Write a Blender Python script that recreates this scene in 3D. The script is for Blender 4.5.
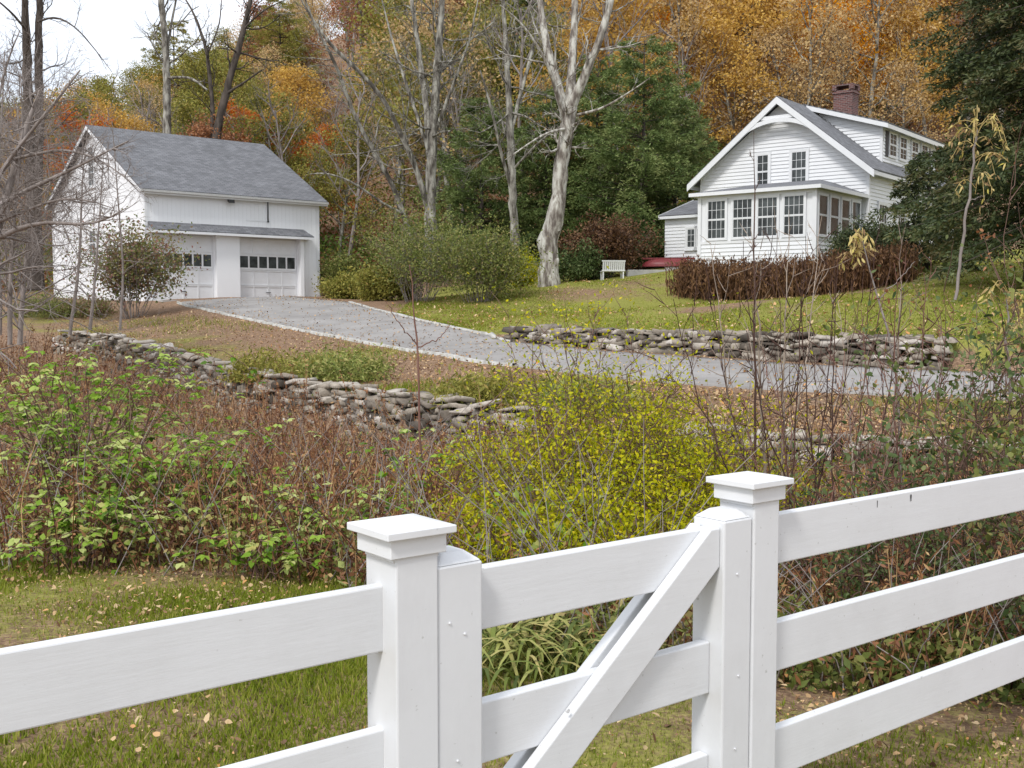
import bpy, math, random
import numpy as np
from mathutils import Vector, noise as mnoise
for o in list(bpy.data.objects): bpy.data.objects.remove(o)
S = bpy.context.scene
COL = S.collection
random.seed(4); RNG = np.random.default_rng(11)
PI = math.pi; R = math.radians
# ------------------------------------------------------------------ camera
F = 1100.0; PITCH = math.atan(71/F); EYE = 1.6
cd = bpy.data.cameras.new('camera'); cam = bpy.data.objects.new('camera', cd); COL.objects.link(cam)
cam.location = (0, 0, EYE); cam.rotation_euler = (PI/2 - PITCH, 0, 0)
cd.sensor_width = 36; cd.lens = F/1024*36; cd.clip_end = 3000; cd.clip_start = .05
S.camera = cam
# ------------------------------------------------------------------ world
SUN_EL, SUN_AZ = 48, 207          # azimuth of the sun, clockwise from +Y
w = bpy.data.worlds.new('World'); S.world = w; w.use_nodes = True
nt = w.node_tree; nt.nodes.clear()
out = nt.nodes.new('ShaderNodeOutputWorld'); bg = nt.nodes.new('ShaderNodeBackground')
sky = nt.nodes.new('ShaderNodeTexSky'); sky.sky_type = 'NISHITA'; sky.sun_disc = False
sky.sun_elevation = R(SUN_EL); sky.sun_rotation = R(SUN_AZ)
tc = nt.nodes.new('ShaderNodeTexCoord'); mp = nt.nodes.new('ShaderNodeMapping'); mp.inputs['Scale'].default_value = (1, 1, 3)
no = nt.nodes.new('ShaderNodeTexNoise'); no.inputs['Scale'].default_value = 2.6; no.inputs['Detail'].default_value = 8
rp = nt.nodes.new('ShaderNodeValToRGB'); rp.color_ramp.elements[0].position = .4; rp.color_ramp.elements[1].position = .6
rp.color_ramp.elements[0].color = (.62, .62, .62, 1); rp.color_ramp.elements[1].color = (1, 1, 1, 1)
mx = nt.nodes.new('ShaderNodeMixRGB'); mx.inputs['Color2'].default_value = (9.3, 9.65, 10.3, 1)
L_ = nt.links.new
L_(tc.outputs['Generated'], mp.inputs[0]); L_(mp.outputs[0], no.inputs['Vector']); L_(no.outputs['Fac'], rp.inputs[0])
L_(rp.outputs[0], mx.inputs['Fac']); L_(sky.outputs[0], mx.inputs['Color1']); L_(mx.outputs[0], bg.inputs[0]); L_(bg.outputs[0], out.inputs[0])
bg.inputs[1].default_value = .1
ld = bpy.data.lights.new('sun', 'SUN'); ld.energy = 1.7; ld.angle = R(11); ld.color = (1, .97, .93)
sun = bpy.data.objects.new('sun', ld); COL.objects.link(sun)
sd = Vector((math.sin(R(SUN_AZ))*math.cos(R(SUN_EL)), math.cos(R(SUN_AZ))*math.cos(R(SUN_EL)), math.sin(R(SUN_EL))))
sun.rotation_euler = sd.to_track_quat('Z', 'Y').to_euler(); sun.location = (0, 0, 60)
S.view_settings.view_transform = 'Standard'; S.view_settings.look = 'None'
S.view_settings.exposure = 0.55; S.view_settings.gamma = 1; S.view_settings.use_curve_mapping = False
S.render.engine = 'CYCLES'; S.render.resolution_x = 1024; S.render.resolution_y = 768
S.cycles.max_bounces = 6; S.cycles.diffuse_bounces = 3; S.cycles.transmission_bounces = 3
# ------------------------------------------------------------------ geometry of the picture
def at(px, py, Y):
    u = (px-512)/F; v = (384-py)/F
    dy = math.cos(PITCH) + v*math.sin(PITCH); dz = -math.sin(PITCH) + v*math.cos(PITCH)
    k = Y/dy
    return Vector((u*k, Y, EYE + dz*k))
def X_at(px, Y): return (px-512)/F*Y*1.0
# ------------------------------------------------------------------ tagging
def tag(o, label=None, cat=None, group=None, kind=None):
    if label: o['label'] = label
    if cat: o['category'] = cat
    if group: o['group'] = group
    if kind: o['kind'] = kind
    return o
def empty(name, loc=(0, 0, 0), rz=0, label=None, cat=None, group=None):
    o = bpy.data.objects.new(name, None); o.location = loc; o.rotation_euler = (0, 0, rz); o.empty_display_size = .2
    COL.objects.link(o); return tag(o, label, cat, group)
def link(name, me, parent=None):
    o = bpy.data.objects.new(name, me); COL.objects.link(o)
    if parent is not None: o.parent = parent
    return o
# ------------------------------------------------------------------ materials
def new_mat(name):
    m = bpy.data.materials.new(name); m.use_nodes = True
    return m, m.node_tree, m.node_tree.nodes['Principled BSDF']
def ramp(nt, stops):
    r = nt.nodes.new('ShaderNodeValToRGB'); e = r.color_ramp.elements
    while len(e) < len(stops): e.new(.5)
    for i, (p, c) in enumerate(stops): e[i].position = p; e[i].color = (*c, 1)
    return r
def noise_n(nt, scale, detail=6, rough=.6, vec=None, coord='Object', mscale=None):
    n = nt.nodes.new('ShaderNodeTexNoise'); n.inputs['Scale'].default_value = scale
    n.inputs['Detail'].default_value = detail; n.inputs['Roughness'].default_value = rough
    if vec is None:
        t = nt.nodes.new('ShaderNodeTexCoord'); vec = t.outputs[coord]
    if mscale:
        mm = nt.nodes.new('ShaderNodeMapping'); mm.inputs['Scale'].default_value = mscale
        nt.links.new(vec, mm.inputs[0]); vec = mm.outputs[0]
    nt.links.new(vec, n.inputs['Vector']); return n
def bump(nt, src, bs, strength=.3, dist=.02):
    b = nt.nodes.new('ShaderNodeBump'); b.inputs['Strength'].default_value = strength; b.inputs['Distance'].default_value = dist
    nt.links.new(src, b.inputs['Height']); nt.links.new(b.outputs[0], bs.inputs['Normal'])
def mat_noise(name, stops, scale=5, rough=.7, mscale=None, bstr=.2, bdist=.01, spec=.3, detail=8):
    m, nt, bs = new_mat(name)
    n = noise_n(nt, scale, detail, mscale=mscale); r = ramp(nt, stops)
    nt.links.new(n.outputs['Fac'], r.inputs[0]); nt.links.new(r.outputs[0], bs.inputs['Base Color'])
    bs.inputs['Roughness'].default_value = rough; bs.inputs['Specular IOR Level'].default_value = spec
    if bstr: bump(nt, n.outputs['Fac'], bs, bstr, bdist)
    return m
def leaf_mat(name, cols, trans=.3):
    """cols: list of colours, picked by the face attribute 'tone'"""
    m, nt, bs = new_mat(name)
    def bo(c):
        l = .3*c[0]+.6*c[1]+.1*c[2]; return tuple(max(.004, (l+(x-l)*1.24)*1.14) for x in c)
    cols = [bo(c) for c in cols]
    a = nt.nodes.new('ShaderNodeAttribute'); a.attribute_name = 'tone'
    r = ramp(nt, [(i/(len(cols)-1), c) for i, c in enumerate(cols)])
    nt.links.new(a.outputs['Fac'], r.inputs[0])
    nt.links.new(r.outputs[0], bs.inputs['Base Color']); bs.inputs['Roughness'].default_value = .6
    bs.inputs['Specular IOR Level'].default_value = .25
    if trans:
        t = nt.nodes.new('ShaderNodeBsdfTranslucent'); nt.links.new(r.outputs[0], t.inputs[0])
        x = nt.nodes.new('ShaderNodeMixShader'); x.inputs[0].default_value = trans
        o = nt.nodes['Material Output']; nt.links.new(bs.outputs[0], x.inputs[1]); nt.links.new(t.outputs[0], x.inputs[2]); nt.links.new(x.outputs[0], o.inputs[0])
    return m
M = {}
def white_paint(name, base=.8, scale=3, mscale=(1, 1, 1), dirt=.93, grain=(1, 1, 1), gst=.12):
    m, nt, bs = new_mat(name)
    n = noise_n(nt, scale, 10, .7, mscale=mscale)
    b = base
    r = ramp(nt, [(.25, (b*dirt*.96, b*dirt*.97, b*dirt*.985)), (.55, (b*.985, b, b*1.02)), (.9, (b*1.0, b*1.015, b*1.04))])
    nt.links.new(n.outputs['Fac'], r.inputs[0])
    # small nicks, dirt specks
    n2 = noise_n(nt, 60, 3, .5); r2 = ramp(nt, [(.24, (.55, .54, .5)), (.30, (1, 1, 1))])
    nt.links.new(n2.outputs['Fac'], r2.inputs[0])
    mu = nt.nodes.new('ShaderNodeMixRGB'); mu.blend_type = 'MULTIPLY'; mu.inputs[0].default_value = .6
    nt.links.new(r.outputs[0], mu.inputs[1]); nt.links.new(r2.outputs[0], mu.inputs[2])
    nt.links.new(mu.outputs[0], bs.inputs['Base Color'])
    bs.inputs['Roughness'].default_value = .42; bs.inputs['Specular IOR Level'].default_value = .4
    n3 = noise_n(nt, 9, 8, .7, mscale=grain); bump(nt, n3.outputs['Fac'], bs, gst, .006)
    return m
M['fence_paint'] = white_paint('fence_paint', .68, 2.5, dirt=.93, grain=(.35, 2.2, 3.5), gst=.18)
M['post_paint'] = white_paint('post_paint', .68, 2.5, dirt=.93, grain=(2.5, 2.5, .4), gst=.18)
M['house_paint'] = white_paint('house_paint', .74, .8, dirt=.93)
M['barn_paint'] = white_paint('barn_paint', .8, .5, mscale=(1, 1, .35), dirt=.95)
M['trim_paint'] = white_paint('trim_paint', .72, 1.5)
M['asphalt_shingle'] = mat_noise('asphalt_shingle', [(.3, (.15, .155, .165)), (.6, (.21, .215, .23)), (.8, (.27, .275, .29))], 3, .9, bstr=0)
def shingle(name, c1, c2, mortar, roof=True):
    m, nt, bs = new_mat(name)
    t = nt.nodes.new('ShaderNodeTexCoord'); b = nt.nodes.new('ShaderNodeTexBrick')
    b.inputs['Color1'].default_value = (*c1, 1); b.inputs['Color2'].default_value = (*c2, 1); b.inputs['Mortar'].default_value = (*mortar, 1)
    b.inputs['Scale'].default_value = 1; b.inputs['Brick Width'].default_value = .3; b.inputs['Row Height'].default_value = .14
    b.inputs['Mortar Size'].default_value = .012; b.inputs['Bias'].default_value = 0
    nt.links.new(t.outputs['UV'], b.inputs['Vector'])
    n = noise_n(nt, 1.2, 8, .65); r = ramp(nt, [(.3, (.78, .78, .78)), (.7, (1.12, 1.12, 1.12))]); nt.links.new(n.outputs['Fac'], r.inputs[0])
    mu = nt.nodes.new('ShaderNodeMixRGB'); mu.blend_type = 'MULTIPLY'; mu.inputs[0].default_value = 1
    nt.links.new(b.outputs['Color'], mu.inputs[1]); nt.links.new(r.outputs[0], mu.inputs[2]); nt.links.new(mu.outputs[0], bs.inputs['Base Color'])
    bs.inputs['Roughness'].default_value = .9; bump(nt, b.outputs['Fac'], bs, -.4, .01)
    return m
M['roof'] = shingle('roof_shingles', (.12, .123, .132), (.19, .194, .208), (.08, .08, .085))
M['brick'] = shingle('chimney_brick', (.17, .06, .05), (.07, .03, .03), (.2, .16, .15))
M['brick'].node_tree.nodes['Brick Texture'].inputs['Brick Width'].default_value = .22
M['brick'].node_tree.nodes['Brick Texture'].inputs['Row Height'].default_value = .08
def glass_mat(name, c, rough=.06):
    m, nt, bs = new_mat(name)
    n = noise_n(nt, 1.6, 4, .6); r = ramp(nt, [(.35, tuple(x*.4 for x in c)), (.65, tuple(x*1.9 for x in c))])
    nt.links.new(n.outputs['Fac'], r.inputs[0]); nt.links.new(r.outputs[0], bs.inputs['Base Color'])
    bs.inputs['Roughness'].default_value = rough; bs.inputs['Specular IOR Level'].default_value = .35
    return m
M['glass'] = glass_mat('window_glass', (.04, .045, .045))
M['curtain'] = mat_noise('curtain', [(.3, (.2, .3, .28)), (.7, (.35, .45, .42))], 3, .9, bstr=0)
M['dark_metal'] = mat_noise('dark_metal', [(.3, (.03, .03, .03)), (.7, (.05, .05, .05))], 8, .5)
M['steel'] = mat_noise('galvanised', [(.3, (.35, .35, .34)), (.7, (.5, .5, .48))], 20, .45)
M['asphalt'] = mat_noise('asphalt', [(.3, (.21, .198, .188)), (.5, (.265, .252, .24)), (.7, (.32, .305, .292))], .7, .9, bstr=0, detail=5)
M['kerb'] = mat_noise('kerb_concrete', [(.35, (.3, .29, .26)), (.6, (.5, .49, .46))], 4, .9)
M['concrete'] = mat_noise('concrete', [(.3, (.36, .35, .33)), (.7, (.5, .49, .47))], 2, .9)
M['red_boat'] = mat_noise('red_hull', [(.3, (.16, .025, .03)), (.7, (.25, .045, .05))], 3, .4)
def stone_mat():
    m, nt, bs = new_mat('field_stone')
    a = nt.nodes.new('ShaderNodeAttribute'); a.attribute_name = 'tone'
    r = ramp(nt, [(0, (.08, .065, .05)), (.35, (.21, .175, .14)), (.7, (.38, .33, .27)), (1, (.56, .51, .46))])
    nt.links.new(a.outputs['Fac'], r.inputs[0])
    n = noise_n(nt, 6, 10, .7); r2 = ramp(nt, [(.3, (.45, .45, .42)), (.6, (1.05, 1.05, 1.05))]); nt.links.new(n.outputs['Fac'], r2.inputs[0])
    mu = nt.nodes.new('ShaderNodeMixRGB'); mu.blend_type = 'MULTIPLY'; mu.inputs[0].default_value = 1
    nt.links.new(r.outputs[0], mu.inputs[1]); nt.links.new(r2.outputs[0], mu.inputs[2]); nt.links.new(mu.outputs[0], bs.inputs['Base Color'])
    bs.inputs['Roughness'].default_value = .9; bump(nt, n.outputs['Fac'], bs, .5, .04)
    return m
M['stone'] = stone_mat()
def bark(name, stops, sc=4, bd=.05):
    return mat_noise(name, stops, sc, .9, mscale=(1, 1, .28), bstr=.6, bdist=bd, spec=.1)
M['pale_bark'] = bark('pale_bark', [(.4, (.13, .11, .095)), (.5, (.3, .275, .24)), (.6, (.5, .49, .44))], 5)
M['grey_bark'] = bark('grey_bark', [(.4, (.08, .072, .06)), (.5, (.2, .185, .16)), (.62, (.38, .37, .32))], 5)
M['dark_bark'] = bark('dark_bark', [(.3, (.04, .033, .028)), (.7, (.12, .1, .085))], 5)
M['twig_grey'] = bark('twig_grey', [(.3, (.16, .135, .12)), (.7, (.34, .3, .28))], 8, .01)
M['twig_brown'] = bark('twig_brown', [(.3, (.11, .065, .05)), (.7, (.22, .14, .11))], 8, .01)
M['twig_red'] = bark('twig_red', [(.3, (.13, .06, .05)), (.7, (.25, .14, .11))], 8, .01)
# ------------------------------------------------------------------ mesh building (numpy)
def mesh_np(name, V, quads=None, tris=None, mats=(), mi=None, tone=None, smooth=False, uv=None):
    me = bpy.data.meshes.new(name)
    V = np.asarray(V, dtype=np.float32).reshape(-1, 3)
    parts = []; starts = []; tot = []
    nq = 0 if quads is None else len(quads); ntr = 0 if tris is None else len(tris)
    me.vertices.add(len(V)); me.vertices.foreach_set('co', V.ravel())
    li = []
    if nq: li.append(np.asarray(quads, dtype=np.int32).ravel())
    if ntr: li.append(np.asarray(tris, dtype=np.int32).ravel())
    li = np.concatenate(li)
    me.loops.add(len(li)); me.loops.foreach_set('vertex_index', li)
    ls = np.concatenate([np.arange(nq)*4, nq*4 + np.arange(ntr)*3]).astype(np.int32)
    me.polygons.add(nq+ntr); me.polygons.foreach_set('loop_start', ls)
    for m in mats: me.materials.append(m)
    if mi is not None: me.polygons.foreach_set('material_index', np.asarray(mi, dtype=np.int32))
    if smooth: me.polygons.foreach_set('use_smooth', np.ones(nq+ntr, dtype=bool))
    me.update(calc_edges=True)
    if tone is not None:
        a = me.attributes.new('tone', 'FLOAT', 'FACE'); a.data.foreach_set('value', np.asarray(tone, dtype=np.float32))
    return me
class Geo:
    """collects vertices and quads/tris with a tone per face"""
    def __init__(s): s.V = []; s.Q = []; s.T = []; s.tq = []; s.tt = []; s.n = 0
    def add(s, V, Q=None, T=None, tone=None):
        V = np.asarray(V, float).reshape(-1, 3); s.V.append(V)
        if Q is not None and len(Q): s.Q.append(np.asarray(Q)+s.n); s.tq.append(np.broadcast_to(.5 if tone is None else tone, (len(Q),)))
        if T is not None and len(T): s.T.append(np.asarray(T)+s.n); s.tt.append(np.broadcast_to(.5 if tone is None else tone, (len(T),)))
        s.n += len(V)
    def mesh(s, name, mats, smooth=False):
        Q = np.concatenate(s.Q) if s.Q else None; T = np.concatenate(s.T) if s.T else None
        tone = np.concatenate(s.tq+s.tt)
        return mesh_np(name, np.concatenate(s.V), Q, T, mats, tone=tone, smooth=smooth)
    def build(s, name, mat, parent=None, smooth=False):
        return link(name, s.mesh(name, [mat] if not isinstance(mat, (list, tuple)) else mat, smooth), parent)
def norm(a): return a/np.maximum(np.linalg.norm(a, axis=-1, keepdims=True), 1e-9)
def tubes(g, P, Rr, k=5, tone=None):
    """P (N,n,3) polylines, Rr (N,n) radii"""
    P = np.asarray(P, float); Rr = np.asarray(Rr, float); N, n, _ = P.shape
    d = np.gradient(P, axis=1); d = norm(d)
    ref = np.where(np.abs(d[..., 2:3]) > .9, np.array([1., 0, 0]), np.array([0, 0, 1.]))
    ref = np.where(np.abs(norm(P[:, -1]-P[:, 0])[:, None, 2:3]) > .8, np.array([1., .13, 0]), np.array([0.05, 0, 1.]))
    a = norm(np.cross(d, ref)); b = np.cross(d, a)
    th = np.arange(k)*2*PI/k
    V = P[:, :, None, :] + Rr[:, :, None, None]*(np.cos(th)[None, None, :, None]*a[:, :, None, :] + np.sin(th)[None, None, :, None]*b[:, :, None, :])
    idx = np.arange(N*n*k).reshape(N, n, k)
    i0 = idx[:, :-1, :]; i1 = idx[:, 1:, :]
    Q = np.stack([i0, np.roll(i0, -1, 2), np.roll(i1, -1, 2), i1], -1).reshape(-1, 4)
    t = None if tone is None else np.repeat(tone, (n-1)*k)
    g.add(V.reshape(-1, 3), Q, tone=t)
def leaves(g, C, L, W, rng, up=.4, droop=0.0, tone=None, axis=None, fold=False):
    """N leaves as diamonds (or folded pairs) at points C"""
    C = np.asarray(C, float); N = len(C)
    if N == 0: return
    a = norm(rng.normal(size=(N, 3)) + (np.array([0, 0, -droop]))) if axis is None else norm(axis)
    nrm = norm(rng.normal(size=(N, 3))*(1-up) + np.array([0, 0, 1.])*up)
    s = norm(np.cross(a, nrm)); nn = np.cross(s, a)
    L = np.broadcast_to(L, (N,))[:, None]; W = np.broadcast_to(W, (N,))[:, None]
    t = rng.random(N) if tone is None else tone
    if not fold:
        V = np.stack([C, C+a*L*.45+s*W*.5, C+a*L, C+a*L*.5-s*W*.5], 1)
        g.add(V.reshape(-1, 3), np.arange(N*4).reshape(N, 4), tone=t)
    else:
        c0 = C; c1 = C+a*L*.5-nn*W*.12; c2 = C+a*L-nn*L*.15
        l1 = C+a*L*.28+s*W*.5+nn*W*.1; l2 = C+a*L*.68+s*W*.38
        r1 = C+a*L*.28-s*W*.5+nn*W*.1; r2 = C+a*L*.68-s*W*.38
        V = np.stack([c0, l1, l2, c2, c1, r1, r2], 1)
        b = (np.arange(N)*7)[:, None]
        Q = np.concatenate([b+np.array([0, 1, 2, 4]), b+np.array([4, 2, 3, 6]), b+np.array([0, 4, 6, 5])])
        g.add(V.reshape(-1, 3), Q, tone=np.tile(t, 3))
# ------------------------------------------------------------------ boxes etc. for carpentry
class MB:
    def __init__(s): s.v = []; s.f = []; s.uv = []
    def quad(s, a, b, c, d, uv=None):
        n = len(s.v); s.v += [tuple(a), tuple(b), tuple(c), tuple(d)]; s.f.append((n, n+1, n+2, n+3)); s.uv.append(uv)
    def poly(s, pts):
        n = len(s.v); s.v += [tuple(p) for p in pts]; s.f.append(tuple(range(n, n+len(pts)))); s.uv.append(None)
    def box(s, x0, x1, y0, y1, z0, z1):
        s.hexa([(x0, y0, z0), (x1, y0, z0), (x1, y1, z0), (x0, y1, z0), (x0, y0, z1), (x1, y0, z1), (x1, y1, z1), (x0, y1, z1)])
    def hexa(s, p):
        n = len(s.v); s.v += [tuple(q) for q in p]
        for f in ((0, 3, 2, 1), (4, 5, 6, 7), (0, 1, 5, 4), (1, 2, 6, 5), (2, 3, 7, 6), (3, 0, 4, 7)):
            s.f.append(tuple(n+i for i in f)); s.uv.append(None)
    def prism(s, pts, off):
        """closed polygon pts extruded by vector off"""
        n = len(s.v); k = len(pts); off = Vector(off)
        s.v += [tuple(p) for p in pts] + [tuple(Vector(p)+off) for p in pts]
        s.f.append(tuple(range(n+k-1, n-1, -1))); s.uv.append(None); s.f.append(tuple(range(n+k, n+2*k))); s.uv.append(None)
        for i in range(k):
            j = (i+1) % k; s.f.append((n+i, n+j, n+k+j, n+k+i)); s.uv.append(None)
    def build(s, name, mat, parent=None, bevel=0, uvdir=None):
        me = bpy.data.meshes.new(name); me.from_pydata(s.v, [], s.f); me.materials.append(mat)
        me.update()
        if uvdir:      # planar uv: (u axis, v axis)
            ul = me.uv_layers.new(name='UVMap'); ua, va = Vector(uvdir[0]), Vector(uvdir[1])
            for lp in me.loops:
                c = me.vertices[lp.vertex_index].co; ul.data[lp.index].uv = (c.dot(ua), c.dot(va))
        o = link(name, me, parent)
        if bevel:
            b = o.modifiers.new('bevel', 'BEVEL'); b.width = bevel; b.segments = 2; b.limit_method = 'ANGLE'; b.angle_limit = R(40)
        return o
# ================================================================== TERRAIN
drive_far = [(290, 297, 50), (350, 303, 43), (400, 316, 36.5), (450, 328, 32), (512, 343, 28.5), (600, 352, 26), (700, 359, 24), (800, 366, 22.5), (930, 372, 21.5), (1040, 376, 21), (1150, 380, 20.6)]
drive_near = [(178, 303, 46.2), (200, 309, 42.5), (235, 317, 39), (300, 331, 34), (380, 346, 29), (450, 357, 25), (520, 367, 22.5), (600, 377, 20.5), (700, 386, 19), (800, 392, 18), (930, 398, 17.3), (1040, 402, 17), (1150, 406, 16.8)]
wall_low = [(60, 338, 35.5), (110, 344, 32.5), (160, 355, 29.5), (200, 370, 26.5), (250, 381, 24), (330, 394, 21), (380, 401, 19.4), (430, 408, 18), (480, 416, 17), (535, 426, 16)]
wall_low2 = [(672, 443, 14.6), (760, 448, 14.2), (860, 455, 13.8), (960, 462, 13.4), (1060, 468, 13.2)]
wall_up_top = [(510, 331, 29), (560, 332, 27.6), (640, 333, 25.8), (720, 336, 24.4), (800, 338, 23.2), (880, 339, 22.4), (950, 341, 21.8), (1040, 344, 21.4), (1140, 347, 21)]
CP = []
for q in drive_far + drive_near: CP.append(at(*q))
for q in wall_low + wall_low2: p = at(*q); CP.append(p)
for p in [(-3, 1.5, 0), (0, 0, 0), (3, 3, 0), (-3, 6, 0), (3.5, 5, -.02), (0, 5, 0), (0, -12, 0), (-14, -6, -.2), (14, -6, 0), (-9, 4, -.1), (9, 5, .05),
          (-4, 9, -.3), (0, 9, -.35), (4, 8.4, -.25), (9, 9, -.1), (-6, 14, -.75), (-1, 12.5, -.55), (4, 12, -.45), (-12, 15, -.5), (-3, 16, -.7), (-9, 20, -.6), (-13, 26, -.2),
          (-60, -60, -1), (60, -60, 0), (0, -60, 0), (-60, 20, -2), (60, 20, 3), (-120, 60, 0), (120, 60, 16),
          (-45, 60, 2.5), (-30, 66, 3.5), (-12, 64, 3.6), (0, 62, 4.6), (14, 62, 5.4), (30, 60, 6.5), (45, 60, 9),
          (-50, 90, 5), (-20, 90, 12), (0, 90, 17), (20, 90, 22), (45, 90, 26), (-70, 130, 9), (-35, 130, 22), (0, 130, 36), (35, 130, 44), (70, 130, 48),
          (-90, 190, 18), (-30, 190, 48), (30, 190, 66), (100, 190, 70), (-150, 300, 30), (0, 300, 90), (150, 300, 95),
          (-19, 33, .7), (-26, 45, 1.3), (-30, 55, 2.0), (18, 26, 1.2), (22, 34, 2.8), (22, 44, 3.6), (26, 22, 1.0)]:
    CP.append(Vector(p))
for q in [(600, 315, 33), (520, 315, 36), (550, 285, 44), (480, 302, 42), (690, 297, 40), (800, 297, 37.5), (760, 266, 43.5), (900, 284, 37), (960, 292, 32), (612, 280, 47), (655, 272, 51), (700, 310, 32), (850, 312, 28),
          (400, 299, 48), (147, 301, 48), (318, 296, 53.6), (50, 297, 57), (110, 318, 43), (60, 312, 44), (240, 345, 31), (300, 365, 26), (400, 382, 23), (500, 392, 20), (600, 405, 17.8), (700, 418, 16.3), (850, 425, 15.6), (0, 345, 34), (20, 385, 24),
          (700, 266, 50), (860, 262, 46)]:
    CP.append(at(*q))
CPa = np.array([tuple(p) for p in CP])
def tps(A, B):
    r2 = ((A[:, None, :]-B[None, :, :])**2).sum(-1); return .5*r2*np.log(r2+1e-9)
_n = len(CPa); SC = 30.0
_K = tps(CPa[:, :2]/SC, CPa[:, :2]/SC) + np.eye(_n)*2e-4
_P = np.hstack([np.ones((_n, 1)), CPa[:, :2]/SC])
_A = np.zeros((_n+3, _n+3)); _A[:_n, :_n] = _K; _A[:_n, _n:] = _P; _A[_n:, :_n] = _P.T
_wts = np.linalg.solve(_A, np.concatenate([CPa[:, 2], np.zeros(3)]))
def poly_xy(line): return np.array([tuple(at(*q))[:2] for q in line])
WL1 = poly_xy(wall_low); WL2 = poly_xy(wall_low2); WU = poly_xy(wall_up_top)
DF = poly_xy(drive_far); DN = poly_xy(drive_near)
def sdist(XY, line):
    """distance to the polyline and sign (+ on the near/camera side), and end factor"""
    best = np.full(len(XY), 1e9); sg = np.zeros(len(XY)); en = np.ones(len(XY))
    for i in range(len(line)-1):
        a, b = line[i], line[i+1]; ab = b-a; L2 = ab@ab
        t = ((XY-a)@ab)/L2; tc_ = np.clip(t, 0, 1); c = a+tc_[:, None]*ab
        d = np.linalg.norm(XY-c, axis=1); cr = ab[0]*(XY[:, 1]-a[1])-ab[1]*(XY[:, 0]-a[0])
        m = d < best; best[m] = d[m]; sg[m] = np.where(cr[m] < 0, 1, -1)
        e = np.ones(len(XY))
        if i == 0: e = np.where(t < 0, np.exp(-d/.8), e)
        if i == len(line)-2: e = np.where(t > 1, np.exp(-d/.8), e)
        en[m] = e[m]
    return best, sg, en
def sm(x): x = np.clip(x, 0, 1); return x*x*(3-2*x)
def in_poly(XY, poly):
    x, y = XY[:, 0], XY[:, 1]; c = np.zeros(len(XY), bool); n = len(poly); j = n-1
    for i in range(n):
        xi, yi = poly[i]; xj, yj = poly[j]
        k = ((yi > y) != (yj > y)) & (x < (xj-xi)*(y-yi)/((yj-yi)+1e-12)+xi); c ^= k; j = i
    return c
DRIVE_POLY = np.vstack([DF, DN[::-1]])
def height(XY):
    XY = np.asarray(XY, float).reshape(-1, 2)
    z = np.empty(len(XY))
    for i in range(0, len(XY), 20000):
        q = XY[i:i+20000]/SC
        z[i:i+20000] = tps(q, CPa[:, :2]/SC)@_wts[:_n] + _wts[_n] + q@_wts[_n+1:]
    for line, h in ((WL1, .85), (WL2, .3)):
        d, s, e = sdist(XY, line)
        z -= np.where(s > 0, h*sm((d-.05)/.45)*np.exp(-np.maximum(d-.5, 0)/4.5)*e, 0)
    d, s, e = sdist(XY, WU)
    hh = np.interp(XY[:, 0], WU[:, 0], np.linspace(.25, .62, len(WU)))
    z += np.where(s < 0, hh*(1-np.exp(-1)*0)*sm((d-.02)/.3)*np.exp(-np.maximum(d-.5, 0)/5)*e, 0)
    return z
def hz(x, y): return float(height([[x, y]])[0])
xs = np.unique(np.concatenate([np.arange(-24, 24, .3), -24-np.cumsum(np.geomspace(.4, 60, 34)), 24+np.cumsum(np.geomspace(.4, 60, 34))]))
ys = np.unique(np.concatenate([np.arange(1, 56, .3), 1-np.cumsum(np.geomspace(.4, 40, 24)), 56+np.cumsum(np.geomspace(.4, 40, 36))]))
GX, GY = np.meshgrid(xs, ys); XY = np.stack([GX.ravel(), GY.ravel()], 1); GZ = height(XY)
GZ = np.clip(GZ, -6, 105)
def fbm(XY, s, seed=0, oct=3):
    r = np.zeros(len(XY)); a = 1.
    rg = np.random.default_rng(seed)
    for o in range(oct):
        for k in range(5):
            th = rg.random()*2*PI; ph = rg.random()*2*PI; f = s*(1.7**o)*(0.7+.6*rg.random())
            r += a*np.sin(f*(XY[:, 0]*math.cos(th)+XY[:, 1]*math.sin(th))+ph + 1.3*np.sin(f*.7*(XY[:, 1]*math.cos(th)-XY[:, 0]*math.sin(th))+ph*2))/5
        a *= .55
    return r
GZ += .03*fbm(XY, 1.6, 3) * np.clip((XY[:, 1]-1)/4, 0, 1) * (~in_poly(XY, DRIVE_POLY))
nx, ny = len(xs), len(ys); idx = np.arange(nx*ny).reshape(ny, nx)
Q = np.stack([idx[:-1, :-1], idx[:-1, 1:], idx[1:, 1:], idx[1:, :-1]], -1).reshape(-1, 4)
gme = mesh_np('ground', np.column_stack([XY, GZ]), Q, smooth=True)
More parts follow.
